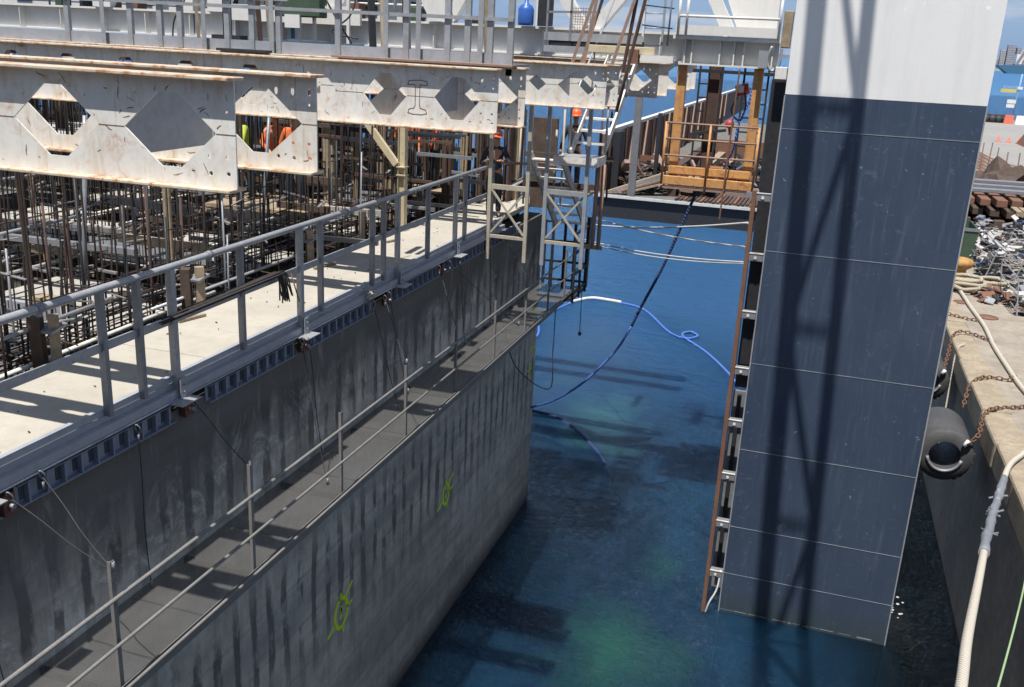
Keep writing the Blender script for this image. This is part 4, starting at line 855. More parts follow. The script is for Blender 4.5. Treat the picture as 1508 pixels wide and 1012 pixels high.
t = thing('black_cabinet', 'tall black cabinet right of the blue jug', 'cabinet', (-6.3, 21.9, 11.8)); MB().box(-6.45, -6.15, 21.85, 22.05, 11.8, 12.7).build('body', 'blacksteel', t, bevel=.01); MB().box(-6.5, -6.46, 21.84, 22.05, 11.8, 12.7).build('door_frame', 'white', t)
t = thing('white_cabinet', 'open fronted white frame box behind the middle of the walkway', 'frame', (-12, 21.5, 11.3))
for x in (-12.3, -11.9, -11.0): MB().obox((x, 21.5, 11.2), (x, 21.5, 12.3), .07, .07).build('upright', 'white', t)
MB().obox((-12.3, 21.5, 12.0), (-11.0, 21.5, 12.0), .06, .06).build('cross_rail', 'white', t)
t = thing('green_machine', 'dark green machine with pale panels behind the walkway', 'machine', (-11.8, 21.2, 11.6)); MB().box(-12.7, -11.6, 21.2, 21.6, 11.75, 12.25).build('body', 'greentarp', t, bevel=.03); MB().box(-12.5, -12.1, 21.15, 21.2, 11.5, 11.8).build('panel', 'white', t)
mp_ = MB()
for k in range(9): mp_.tube([(-5.42+k*.055, 21.0, 11.68), (-5.42+k*.055, 21.0, 12.2)], .005, 4)
for k in range(10): mp_.tube([(-5.42, 21.0, 11.68+k*.055), (-4.96, 21.0, 11.68+k*.055)], .005, 4)
tag(mp_.build('mesh_panel', 'rustch'), 'rusty wire mesh panel leaning near the timber ladder', 'mesh panel')
t = thing('grey_gangway', 'grey gangway box with a dark slot, left of the timber ladder', 'gangway', (-5.2, 20, 11.3))
MB().box(-5.75, -3.7, 20.0, 20.05, 11.5, 11.66).build('upper_channel', 'galv', t); MB().box(-5.75, -3.7, 20.0, 20.05, 11.27, 11.40).build('lower_channel', 'galv', t); MB().box(-5.7, -3.7, 20.2, 20.25, 11.35, 11.55).build('back_plate', 'blacksteel', t)
for x in (-5.7, -5.2): MB().obox((x, 20, 11.5), (x, 20, 12.6), .04, .04).build('post', 'galvd', t)
MB().obox((-5.7, 20, 12.05), (-4.6, 20, 12.08), .04, .04).build('rail', 'galvd', t)
t = thing('yellow_lug', 'yellowish box lug with a rusty block beside the white platform', 'bracket', (-4.4, 20, 11.2)); MB().box(-4.75, -3.4, 19.8, 19.9, 11.3, 11.45).build('body', 'yellow', t, bevel=.01); MB().box(-3.9, -3.7, 19.7, 19.9, 11.12, 11.4).build('block', 'rustch', t); MB().box(-3.65, -3.0, 19.7, 19.9, 11.17, 11.3).build('white_pad', 'white', t)
# ================================================================== orange cage
oc = thing('orange_cage', 'orange rusty steel work cage hanging below the white platform', 'work cage', (-2.4, 22, 8.5))
for x in (-3.22, -1.58):
    p = MB(); X0, X1 = (x, x+.2)
    p.box(X0, X1, 21.95, 22.14, 8.66, 11.13); p.build('column', 'orange', oc, bevel=.012)
p = MB(); p.box(-3.32, -1.28, 21.62, 21.72, 8.55, 8.74); p.build('bottom_beam', 'orange', oc, bevel=.01)
p = MB(); p.box(-3.2, -1.4, 21.78, 21.9, 8.76, 8.95); p.build('bottom_beam', 'orange', oc, bevel=.01)
for k in range(6): MB().box(-3.36, -1.45, 21.63+.24*k, 21.83+.24*k, 8.46, 8.50).build('floor_plank', 'woodp', oc)
for z in (9.2, 9.56, 9.9): MB().tube([(-3.3, 21.6, z), (-1.3, 21.6, z+.01)], .022, 8).build('rail', 'woodp', oc)
for x in (-3.3, -2.33, -1.3): MB().tube([(x, 21.6, 8.55), (x, 21.6, 9.92)], .026, 8).build('rail_post', 'orange', oc)
for y in (22.2, 22.9): MB().tube([(-3.32, y, 8.5), (-3.32, y, 9.9)], .022, 8).build('rail_post', 'orange', oc)
MB().obox((-1.85, 21.5, 11.1), (-1.92, 21.5, 7.9), .06, .03).build('hanging_strap', 'rustch', oc)
MB().box(-2.3, -2.0, 21.9, 21.95, 8.96, 9.0).build('strut', 'orange', oc)
t = thing('chain_hoist', 'red and white chain hoist hanging in the orange cage', 'hoist', (-1.85, 22.4, 10.6))
MB().tube([(-1.95, 22.4, 10.62), (-1.68, 22.4, 10.7)], .12, 12).build('body', 'red', t); MB().box(-1.9, -1.78, 22.27, 22.3, 10.6, 10.75).build('white_band', 'jwhite', t)
MB().tube(spline([(-1.9, 22.3, 10.5), (-2.0, 22.3, 10.2), (-1.8, 22.3, 10.0), (-1.7, 22.3, 10.3), (-1.75, 22.3, 10.6)], 6), .02, 6).build('cable_loop', 'black', t)
MB().tube([(-1.8, 22.4, 10.8), (-1.8, 22.4, 11.12)], .02, 6).build('hook', 'blacksteel', t)
t = thing('red_hook_block', 'small red hook block just above the cage rail', 'hook block', (-1.95, 21.7, 9.9))
MB().lathe([(0, -.1), (.08, -.07), (.1, 0), (.07, .08), (0, .1)], 12, (-1.95, 21.7, 9.95)).build('block', 'red', t); MB().tube([(-1.95, 21.7, 9.9), (-1.92, 21.7, 9.72)], .03, 6).build('hook', 'red', t)
# dark frames behind
for k, (x0, x1, y, zb) in enumerate([(-3.35, -2.75, 27, 8.6), (-2.1, -1.5, 26, 8.2)]):
    t = thing('black_ladder', ['black ladder frame seen through the left half of the orange cage', 'black ladder frame seen through the right half of the orange cage'][k], 'ladder', (x0, y, zb), 'black ladders behind the cage')
    for x in (x0, x1): MB().obox((x, y, zb), (x, y, 11.3), .05, .05).build('stile', 'blacksteel', t)
    z = zb+.2
    while z < 11.2: MB().obox((x0, y, z), (x1, y, z), .04, .04).build('rung', 'blacksteel', t); z += .36
t = thing('dark_column', 'dark rusty column standing behind the orange cage', 'column', (-3.0, 26, 6)); p = MB(); p.box(-3.0, -2.98, 25.9, 26.2, 8.3, 11.3); p.box(-2.7, -2.68, 25.9, 26.2, 8.3, 11.3); p.box(-2.98, -2.7, 26.04, 26.06, 8.3, 11.3); p.build('column', 'rustdark', t)
MB().obox((-3.3, 25.9, 9.35), (-2.4, 25.9, 9.5), .1, .07).build('cross_bar', 'blacksteel', t)
MB().obox((-3.4, 25.9, 10.95), (-1.2, 25.9, 10.95), .1, .08).build('cross_bar', 'blacksteel', t)
t = thing('grey_strut', 'grey vertical strut in front of the open sea left of the cage', 'strut', (-5.4, 27, 8)); MB().box(-5.05, -4.85, 27, 27.1, 7.4, 10.4).build('post', 'galvd', t)
tag(MB().tube(spline([(-1.7, 24, 11.0), (-1.75, 24, 10.4), (-1.95, 24, 9.8), (-2.0, 24, 9.2), (-2.2, 24, 8.7)], 8), .025, 6).build('blue_rope', 'ropeblue'), 'blue rope hanging inside the orange cage', 'rope')
# ================================================================== tall tower (dock wing)
tw = thing('dock_tower', 'tall navy and white steel tower rising from the water', 'tower', (.95, 19.3, 0))
TX0, TX1, TY = -.745, 2.62, 18.56
MB().box(TX0, TX1, TY, TY+1.3, -6, 10.76).build('hull', 'navy', tw)
MB().box(TX0, TX1, TY, TY+1.3, 10.7602, 24).build('upper_hull', 'towerw', tw)
for z in (10.15, 7.87, 5.61, 3.77, 2.03, .93):
    MB().box(TX0+.005, TX1-.005, TY-.006, TY+.001, z-.006, z+.006).build('weld_seam', 'seam', tw)
for x in (TX0, TX1): MB().box(x-.012, x+.012, TY-.012, TY+.01, -5, 10.74).build('corner_bead', 'galv', tw)
random.seed(2); wl_ = MB(); x_ = TX0+.01
while x_ < TX1-.2:
    l_ = random.uniform(.04, .3); wl_.box(x_, x_+l_, TY-.004, TY+.001, .05+random.uniform(-.01, .012), .058+random.uniform(.0, .014)); x_ += l_+random.uniform(.01, .12)
wl_.build('waterline_crust', 'seam', tw)
# rubbing channel along its left side
rc = thing('rubbing_channel', 'long rust brown channel held off the left edge of the navy tower by grey brackets', 'steel channel', (-1.0, 18.5, 0))
MB().box(-1.10, -1.02, 18.40, 18.62, -.2, 9.0).build('channel', 'rustch', rc)
MB().box(-1.018, TX0-.002, 19.1, 19.2, 4.9, 11.2).build('back_plate', 'blacksteel', rc)
MB().box(-1.018, TX0-.002, 19.0, 19.1, .3, 4.85).build('back_plate', 'galvd', rc)
MB().box(-.93, -.85, 18.9, 18.99, .6, 4.8).build('dark_strip', 'blacksteel', rc)
for z in (8.88, 7.74, 6.6, 5.45, 4.34, 3.17, 2.09, .92):
    o = MB().box(-1.019, TX0-.013, 18.44, 18.62, z-.07, z+.07).build('bracket', 'galvd', rc, bevel=.006)
    p = MB(); p.box(-1.02, TX0-.013, 18.43, 18.46, z+.071, z+.085); p.tube([(-.9, 18.43, z), (-.9, 18.415, z)], .03, 8); p.build('bolt_cap', 'cream', o)
tag(MB().tube(spline([(-.80, 18.5, 1.0), (-.83, 18.4, .6), (-.95, 18.3, .3), (-1.0, 18.3, .05)], 6), .02, 6).build('pale_hose', 'hosewhite'), 'thin pale hose curling at the foot of the rust brown channel', 'hose')
tag(MB().box(-1.05, -.8, 19.3, 19.6, 8.9, 11.0).build('black_sheet', 'black', bevel=.03), 'black sheeted equipment between the orange cage and the tower', 'sheet')
tag(MB().box(-.95, -.78, 18.9, 19.1, 11.55, 12.2).build('fender_timber', 'wood', bevel=.02), 'old timber block at the upper left edge of the tower', 'timber')
tag(MB().box(-.98, -.77, 18.8, 19.0, 11.0, 11.22).build('cream_lug', 'cream', bevel=.01), 'cream lug just left of the white part of the tower', 'bracket')
# ================================================================== ropes over the water
def rope(name, pts, r, mat, label, cat='rope', n=8): return tag(MB().tube(spline(pts, n), r, 8).build(name, mat), label, cat)
def pxline(a, b_, s_, n=8): return sag(a, b_, s_, n)
rope('mooring_line', sag((-7.1, 30, 5.95), (-1.12, 18.6, 8.36), .12, 8), .022, 'hosewhite', 'upper white line stretched across the water below the orange cage')
rope('mooring_line', sag((-5.5, 23, 7.47), (-1.12, 18.6, 7.9), .10, 8), .012, 'ropebeige', 'middle beige line stretched across the water')
rope('mooring_line', sag((-5.4, 23, 6.84), (-1.12, 18.6, 7.60), .10, 8), .014, 'hosewhite', 'lower white line stretched across the water, upper of a pair')
rope('mooring_line', sag((-5.4, 23, 6.79), (-1.12, 18.6, 7.57), .13, 8), .012, 'hosewhite', 'lowest white line stretched across the water, lower of a pair')

random.seed(14)
for k in range(7):
    x = [-5.6, -5.05, -4.95, -4.5, -4.3, -4.15, -6.2][k]; tag(MB().tube([(x, 18.6+.25*k, 7.95 if x < -6 else 8.3), (x+random.uniform(-.04, .04), 18.6+.25*k, random.uniform(9.6, 10.4))], .022, 8).build('scaffold_tube', random.choice(['galvd', 'rustdark', 'legp'])), 'thin scaffold tube among the stairs and hanger frames', 'scaffold tube', 'thin tubes around the steel stairs')
tag(MB().obox((-6.05, 19.2, 8.62), (-4.2, 19.3, 8.66), .08, .12).build('stair_ledger', 'rustdark'), 'dark ledger behind the lower stair', 'ledger')
tag(MB().obox((-5.9, 19.6, 9.2), (-4.0, 19.6, 9.22), .07, .09).build('stair_ledger', 'woodd'), 'dark timber ledger under the stair landing', 'ledger')
tag(MB().box(-6.0, -5.45, 20.4, 20.5, 7.95, 9.9).build('dark_board', 'woodd', bevel=.01), 'dark upright board behind the left hanger frame', 'board')
hb = [(-2.49, 21.8, 8.5), (-2.76, 21.8, 7.66), (-3.12, 21.8, 6.59), (-3.51, 21.8, 5.64), (-3.71, 21.8, 5.11), (-3.99, 21.8, 4.53), (-4.45, 21.8, 3.89), (-4.93, 21.8, 3.37), (-5.51, 21.8, 2.92), (-6.08, 21.8, 2.64)]
t = thing('blue_hawser', 'dark blue hawser hanging from the orange cage down to the caisson corner', 'rope', hb[0])
MB().tube(spline(hb[:5], 6), .034, 8).build('dark_length', 'ropedark', t); MB().tube(spline(hb[4:], 6), .030, 8).build('bright_length', 'ropeblue', t)
fl = [(-11.5, 33, .03), (-10.0, 35.7, .03), (-10.56, 38.69, .03), (-10.0, 41.94, .03), (-9.38, 43.04, .03), (-7.9, 43.0, .03), (-6.63, 42.21, .03), (-5.06, 39.2, .03), (-4.25, 38.53, .05), (-3.84, 39.06, .06), (-4.2, 39.5, .08), (-4.41, 38.66, .1), (-3.23, 37.03, .03), (-2.29, 35.12, .03), (-1.6, 33.4, .03)]
t = thing('floating_hawser', 'bright blue hawser floating in a wide curve with a small loop on the water', 'rope', fl[0])
MB().tube(spline(fl, 8), .05, 8).build('rope', 'ropeblue', t)
MB().tube(spline([(-10.1, 41.9, .05), (-9.38, 43.06, .06), (-8.5, 43.1, .06), (-7.9, 43.02, .05)], 8), .08, 8).build('white_chafe_sleeve', 'hosewhite', t)
rope('sunken_rope', [(-7.8, 28.08, .01), (-6.89, 27.85, .01), (-6.01, 27.02, 0), (-5.06, 25.75, -.02), (-4.53, 24.71, -.06), (-3.9, 23.2, -.25), (-3.6, 22, -.6)], .05, 'ropedark', 'dark rope sinking into the water beside the caisson corner')
t = thing('quay_hawser', 'thick white hawser crossing the gap at the lower right with a grey chafing sleeve', 'rope', (4, 17.9, 4.5))
P = [(1.2, 5, 6.9), (1.8, 8, 6.25), (2.05, 9.3, 5.98), (2.52, 11.5, 5.44), (3.27, 15, 4.62), (3.66, 16.6, 4.5), (3.98, 17.8, 4.58), (4.3, 18.5, 4.58), (4.7, 19.3, 4.56), (5.4, 20, 4.56)]
MB().tube(spline(P, 12), .052, 10).build('rope', 'rope', t)
sp_ = spline(P, 12); p = MB(); seg = sp_[42:68]; p.tube([v_+Vector((random.uniform(-.01, .01), 0, random.uniform(-.01, .01))) for v_ in seg], [.068+random.uniform(-.008, .014) for _ in seg], 10); p.build('chafing_sleeve', 'galvd', t)
p = MB()
for c in (46, 53, 54, 60):
    v_ = sp_[c]
    for k in range(5): p.obox(v_, v_+Vector((random.uniform(-.16, .16), random.uniform(-.08, .08), random.uniform(-.14, .14))), .05, .012)
p.build('tape_rags', 'galvd', t)
rope('green_line', [(1.5, 6, 6.7), (2.08, 8, 6.34), (2.88, 11, 5.81), (3.6, 14, 5.0), (4.1, 15.6, 4.55), (4.8, 16.5, 4.52)], .010, 'greenline', 'thin pale green line at the lower right corner')
rope('shore_rope', [(4.5, 34.2, 4.7), (4.78, 33, 4.6), (4.88, 30.5, 4.56), (4.97, 28.35, 4.56), (4.93, 26.4, 4.56), (4.96, 24.77, 4.56), (5.04, 22.8, 4.56), (5.3, 21, 4.56), (5.9, 18, 4.56)], .055, 'rope', 'long white rope lying along the stone quay edge')
# ---- fenders
def fender(x, y, z, r_, ln, label):
    t = thing('rubber_fender', label, 'fender', (x, y, z), 'cylindrical fenders along the quay')
    ri = r_*.55; pr = [(ri, 0), (r_*.93, 0), (r_, .07), (r_, ln-.07), (r_*.93, ln), (ri, ln), (ri, 0)]
    MB().lathe(pr, 40, (x, y, z), 'Y').build('body', 'rubber', t)
    p = MB()
    for k in range(6):
        a = R(-58+k*13); p.box(x+r_*math.cos(a)-.05, x+r_*math.cos(a)+.012, y+.02, y+.16, z+r_*math.sin(a)-.045, z+r_*math.sin(a)+.045)
        p.box(x+r_*math.cos(a)-.05, x+r_*math.cos(a)+.012, y+.4, y+.55, z+r_*math.sin(a)-.045, z+r_*math.sin(a)+.045)
    p.build('tread_lug', 'black', t)
    ring = [(x+(ri+.02)*math.cos(a), y-.012, z+(ri+.02)*math.sin(a)) for a in [math.pi*1.05+k*math.pi*.9/12 for k in range(13)]]
    MB().tube(ring, .035, 6).build('rim_highlight', 'galvd', t)  # pale lower arc stands in for sunlight on the inner rim
    MB().tube([(x+r_*.55, y-.05, z+r_*.5), (x+r_*.68, y-.05, z+r_*.74)], .045, 8).build('white_shackle', 'jwhite', t)
fender(3.26, 19.95, 3.78, .56, 1.5, 'nearest big hollow black fender, its open end facing out between tower and quay')
fender(3.4, 25.2, 3.7, .5, 1.6, 'second black fender farther back, half hidden by the tower edge')
def chain(pts, label, lw=.052, wr=.014):
    sp = spline(pts, 24); p = MB(); acc = 0; k = 0; last = sp[0]
    d = [0]
    for a, b_ in zip(sp, sp[1:]): d.append(d[-1]+(b_-a).length)
    def at_(s_):
        for i in range(len(d)-1):
            if d[i+1] >= s_: return sp[i].lerp(sp[i+1], (s_-d[i])/max(1e-6, d[i+1]-d[i])), (sp[i+1]-sp[i]).normalized()
        return sp[-1], (sp[-1]-sp[-2]).normalized()
    s_ = .05
    while s_ < d[-1]:
        c, tn = at_(s_); u = tn.cross(Vector((0, 0, 1)));
        if u.length < .05: u = tn.cross(Vector((1, 0, 0)))
        u.normalize(); v_ = tn.cross(u).normalized()
        if k % 2: u = v_
        loop = [c+tn*(.075*math.cos(a)*1.0)+u*(lw*.75*math.sin(a)) for a in [2*math.pi*j/10 for j in range(11)]]
        p.tube(loop, wr, 5, False); s_ += .115; k += 1
    return tag(p.build('fender_chain', 'chain'), label, 'chain', 'rusty chains over the quay edge')
chain([(4.95, 21.6, 4.55), (4.5, 21.3, 4.56), (4.1, 20.95, 4.58), (3.95, 20.6, 4.45), (3.8, 20.0, 4.3), (3.62, 19.88, 4.15)], 'nearest rusty chain running from the quay to the big fender end')
chain([(4.97, 23.75, 4.55), (4.9, 23.4, 4.56), (4.5, 23.4, 4.56), (4.15, 23.1, 4.58), (3.95, 22.8, 4.4), (3.8, 22.2, 4.1)], 'second rusty chain draped over the quay edge')
chain([(5.0, 26.7, 4.55), (4.5, 27.3, 4.56), (4.1, 27.1, 4.57), (3.93, 26.4, 4.3), (3.7, 25.2, 3.95)], 'third rusty chain leading down to the second fender')
chain([(4.95, 28.9, 4.55), (4.5, 29.0, 4.56), (4.1, 29.2, 4.57), (3.9, 29.3, 4.4)], 'farthest rusty chain at the tower edge')
for k, (x, y) in enumerate([(5.0, 21.65), (5.0, 23.8)]):
    tag(MB().tube([(x+.07*math.cos(a), y+.1*math.sin(a), 4.55) for a in [2*math.pi*j/12 for j in range(13)]], .02, 6, False).build('mooring_ring', 'chain'), ['rusty ring on the quay at the end of the nearest chain', 'rusty ring on the quay at the end of the second chain'][k], 'ring')
for k, (x0, y0) in enumerate([(4.2, 26.0), (4.25, 26.1)]):
    rope('slack_line', [(x0, y0, 4.6), (4.0, y0-.3, 4.4), (3.9+.03*k, y0-.9, 3.2), (3.85, y0-1.4, 2.2)], .012, 'rope', ['thin pale line hanging down the quay wall, left strand', 'thin pale line hanging down the quay wall, right strand'][k])
for k, (x, y, a_, b__) in enumerate([(4.7, 31.2, .22, .35), (5.25, 29.6, .28, .45)]):
    p = MB(); p.lathe([(0, .0), (a_*1.0, 0), (a_*1.0, .015), (0, .018)], 20, (x, y, 4.51)); tag(p.build('manhole_cover', 'rustch'), ['small rusty cover in the quay near the bollard', 'round rusty cover in the quay beside the white rope'][k], 'cover')
# ---- bollard, ropes, junk on the quay
t = thing('bollard', 'squat ochre mooring bollard with rusty patches', 'bollard', (5.05, 34.9, 4.5))
MB().lathe([(.30, 0), (.30, .05), (.20, .12), (.19, .32), (.34, .42), (.40, .55), (.34, .66), (.15, .72), (0, .73)], 24, (5.05, 34.9, 4.5)).build('head', 'ochre', t); MB().lathe([(.0, 0.02), (.5, .02), (.5, 0)], 24, (5.05, 34.9, 4.5)).build('base', 'chain', t)
random.seed(21)
t = thing('rope_heap', 'heap of thick beige mooring rope loops around the bollard', 'rope', (5.2, 33.8, 4.5))
p = MB()
for k in range(7):
    cx_, cy_ = 4.8+random.uniform(0, 1.1), 33.3+random.uniform(-.5, .6); a0 = random.uniform(0, 6); rx, ry = random.uniform(.35, .6), random.uniform(.3, .55)
    pts = [(cx_+rx*math.cos(a0+j*.55), cy_+ry*math.sin(a0+j*.55), 4.57+.05*k+random.uniform(-.02, .03)) for j in range(13)]
    p.tube(spline(pts, 4), .06, 8)
p.build('loops', 'ropebeige', t)
tag(MB().obox((4.55, 33.0, 4.58), (5.7, 32.6, 4.58), .25, .12).build('timber_baulk', 'woodp', bevel=.03), 'reddish timber baulk under the rope heap', 'timber')
def lump(name, c, s_, mat, label, cat, seed, n=2):
    rnd = random.Random(seed); bm = bmesh.new(); bmesh.ops.create_icosphere(bm, subdivisions=3, radius=1)
    for v_ in bm.verts:
        f_ = 1+.28*math.sin(v_.co.x*5+seed)*math.sin(v_.co.y*6+seed*2)+rnd.uniform(-.12, .12); v_.co = Vector((v_.co.x*s_[0]*f_, v_.co.y*s_[1]*f_, max(-.05, v_.co.z)*s_[2]*f_))
    me = bpy.data.meshes.new(name); bm.to_mesh(me); bm.free(); me.materials.append(M[mat]); o = bpy.data.objects.new(name, me); COL.objects.link(o); o.location = c
    return tag(o, label, cat)
lump('net_heap', (4.75, 36.2, 4.5), (.4, 1.6, .45), 'palegreen', 'heap of pale green netting beside the tower edge on the quay', 'net', 3)
t = thing('green_skip', 'dark green metal skip behind the bollard', 'skip', (5.3, 39.5, 4.5))
p = MB(); p.box(4.9, 5.9, 38.2, 38.24, 4.5, 5.7); p.box(4.9, 4.94, 38.24, 40.5, 4.5, 5.7); p.box(5.86, 5.9, 38.24, 40.5, 4.5, 5.7); p.box(4.94, 5.86, 40.46, 40.5, 4.5, 5.7); p.box(4.94, 5.86, 38.24, 40.46, 4.5, 4.54); p.build('body', 'greentarp', t); MB().box(4.86, 5.94, 38.17, 38.2, 5.62, 5.74).build('rim', 'galvd', t)
def junkpile(x0, x1, y0, y1, z0, h_, n_, label, seed, mats=('junk', 'paper', 'blacksteel', 'rustch', 'galvd', 'blue')):
    rnd = random.Random(seed); t = thing('scrap_heap', label, 'scrap', ((x0+x1)/2, (y0+y1)/2, z0))
    for mi, mt in enumerate(mats):
        p = MB()
        for k in range(max(2, n_//(mi+1)//(3 if mt == 'blue' else 1))):
            x, y = rnd.uniform(x0, x1), rnd.uniform(y0, y1); z = z0+h_*rnd.random()**.8*(1-.5*abs((x-(x0+x1)/2)/(x1-x0)*2))
            a = Vector((rnd.uniform(-1, 1), rnd.uniform(-1, 1), rnd.uniform(-.5, .5))).normalized()*rnd.uniform(.12, .42)
            if rnd.random() < .85: p.obox((x-a.x/2, y-a.y/2, z-a.z/2), (x+a.x/2, y+a.y/2, z+a.z/2), rnd.uniform(.08, .40), rnd.uniform(.008, .05), (rnd.uniform(-.5, .5), rnd.uniform(-.5, .5), 1))
            else: p.tube([(x-a.x, y-a.y, z-a.z*.5), (x, y, z+rnd.uniform(-.05, .1)), (x+a.x, y+a.y, z+a.z*.5)], rnd.uniform(.008, .02), 5)
        o = p.build('scrap_pieces', mt, t); o['kind'] = 'stuff'
    return t
def cage(x0, x1, y0, y1, h_, label, tilt=0):
    t = thing('wire_cage_bin', label, 'cage bin', ((x0+x1)/2, (y0+y1)/2, 4.5), 'pale framed bins of scrap on the quay')
    for x in (x0, x1):
        for y in (y0, y1): MB().obox((x, y, 4.5), (x+tilt*.3, y, 4.5+h_), .035, .035).build('corner_post', 'galv', t)
    p = MB()
    for z in (.15, h_*.55, h_):
        q_ = tilt*.3*z/h_
        p.obox((x0+q_, y0, 4.5+z), (x1+q_, y0, 4.5+z), .022, .022); p.obox((x0+q_, y1, 4.5+z), (x1+q_, y1, 4.5+z), .022, .022)
        p.obox((x0+q_, y0, 4.5+z), (x0+q_, y1, 4.5+z), .022, .022); p.obox((x1+q_, y0, 4.5+z), (x1+q_, y1, 4.5+z), .022, .022)
    p.build('rail', 'galv', t); return t
cage(5.75, 6.65, 34.6, 37.8, 1.25, 'pale framed bin of scrap right behind the bollard', 1); junkpile(5.8, 6.7, 34.7, 37.7, 4.55, 1.2, 60, 'tangled dark and white scrap filling the bin behind the bollard', 1)
cage(6.1, 7.6, 30.2, 33.2, 1.1, 'pale framed bin at the right edge in front of the beige tank', -.5); junkpile(6.2, 7.8, 30.2, 33, 4.55, .8, 60, 'white and dark scrap at the right edge beside the rope heap', 2, ('junk', 'blacksteel', 'paper', 'rustch', 'galvd'))
junkpile(7.0, 9.2, 34.5, 40.5, 4.6, 1.5, 110, 'large heap of white sheets and blue offcuts at the right edge', 3, ('paper', 'junk', 'galv', 'blue', 'blacksteel'))
junkpile(5.9, 6.9, 38.2, 41.5, 4.6, 1.3, 60, 'grey and white scrap heap behind the green skip', 4)
junkpile(5.3, 6.3, 31.3, 33.0, 4.5, .3, 26, 'low clutter of red and black scraps in front of the bins', 5, ('rustch', 'blacksteel', 'galv'))
t = thing('beige_tank', 'open beige tank among the scrap at the right edge', 'tank', (7.6, 33.6, 4.5)); p = MB(); p.box(7.0, 8.4, 33.3, 33.34, 4.6, 5.35); p.box(7.0, 7.04, 33.34, 34.4, 4.6, 5.35); p.box(7.04, 8.4, 34.36, 34.4, 4.6, 5.35); p.box(7.04, 8.4, 33.34, 34.36, 4.6, 4.7); p.build('body', 'cyl', t, bevel=.015); MB().box(6.97, 8.43, 33.26, 33.30, 5.3, 5.38).build('rim', 'white', t)
t = thing('wooden_pallet', 'pale wooden pallet lying on the scrap below the timber stack', 'pallet', (8.3, 41.5, 6))
for k in range(6): MB().box(7.5+.28*k, 7.72+.28*k, 40.9, 42.3, 6.1, 6.13).build('slat', 'wood', t)
for y in (40.9, 41.55, 42.2): MB().box(7.5, 9.1, y, y+.1, 5.95, 6.1).build('bearer', 'wood', t)
junkpile(7.4, 9.3, 41.0, 43.0, 4.6, 1.5, 60, 'heap under the pale pallet', 6)
# stacked timbers
random.seed(77)
G = 'dark tarred timbers in the stack'
n_ = 0
for row in range(4):
    for k in range(7):
        x = 6.0+k*.62+(.2 if row % 2 else 0); z = 4.75+row*.42; y = 43.6+row*.15+random.uniform(-.25, .25)
        o = MB().obox((x, y, z), (x+random.uniform(-.1, .1), y+5.5, z+random.uniform(-.03, .03)), .42*random.uniform(.85, 1), .33*random.uniform(.85, 1)).build('stacked_timber', 'woodd' if row < 3 else 'rustch', None, bevel=.025)
        tag(o, 'dark tarred timber baulk in the stack, its end facing the viewer' if row < 3 else 'reddish timber baulk on the top row of the dark stack', 'timber', G if row < 3 else 'reddish timbers on top of the stack')
for k, y in enumerate([45.2, 46.4, 47.8]):
    tag(MB().obox((5.6, y, 6.35+.05*k), (11, y+.3, 6.38+.05*k), .4, .16).build('steel_pile', 'galvd', None, bevel=.02), ['nearest long grey pile lying across the timber stack', 'middle long grey pile lying across the timber stack', 'rear long grey pile lying across the timber stack'][k], 'steel pile')
G = 'loose brown timbers behind the stack'
for k in range(46):
    x = random.uniform(6.3, 12); y = random.uniform(50, 60); a = random.uniform(-.6, 1.2); L_ = random.uniform(2, 5.5); z = 4.6+random.uniform(0, .9)
    o = MB().obox((x, y, z), (x+L_*math.cos(a+1.1), y+L_*math.sin(a+1.1), z+random.uniform(-.2, .25)), random.uniform(.2, .38), random.uniform(.1, .3)).build('loose_timber', random.choice(['woodp', 'woodd', 'rustch', 'wood']), None, bevel=.02)
    tag(o, 'loose brown timber lying in the untidy pile behind the stack', 'timber', G)
lump('tarpaulin', (9.6, 58, 4.5), (1.5, 2.6, 1.9), 'woodd', 'dark brown draped heap behind the loose timbers', 'tarpaulin', 5); lump('tarpaulin', (12.6, 57, 4.5), (1.7, 2.2, 1.5), 'woodd', 'second dark brown draped heap at the right edge', 'tarpaulin', 8)
random.seed(64)
for k in range(16):
    z = 4.65+.22*(k//4); y = 50.0+.3*(k % 4)+.1*(k//4)
    tag(MB().tube([(6.2+random.uniform(-.5, .5), y, z), (13.5, y+random.uniform(-.3, .5), z+random.uniform(-.05, .1))], .11, 10).build('rusty_pipe', random.choice(['rustch', 'rustdark', 'chain'])), 'long rusty pipe in the bundle lying behind the timber stack', 'pipe', 'long rusty pipes behind the timber stack')
# orange net fence
t = thing('net_fence', 'orange mesh fence on thin stakes beside the pale road', 'fence', (11.3, 64, 4.5))
FP = [(10.2, 88, 4.5), (10.4, 75, 4.5), (11.0, 66, 4.5), (13.5, 60.5, 4.5), (19, 57, 4.5)]
fs = spline(FP, 8)
for i in range(0, len(fs), 1): 
    if i % 2 == 0: MB().obox(fs[i], fs[i]+Vector((random.uniform(-.1, .1), 0, 1.7+random.uniform(0, .5))), .07, .07).build('stake', 'woodp', t)
p = MB()
for a, b_ in zip(fs, fs[1:]):
    L_ = (b_-a).length; nn = max(1, int(L_/.3))
    for j in range(nn): q_ = a.lerp(b_, j/nn); p.obox(q_+Vector((0, 0, .1)), q_+Vector((0, 0, 1.25)), .05, .03)
    for z in (.15, .38, .6, .82, 1.05, 1.25): p.obox(a+Vector((0, 0, z)), b_+Vector((0, 0, z-.01)), .03, .07)
p.build('netting', 'net', t)
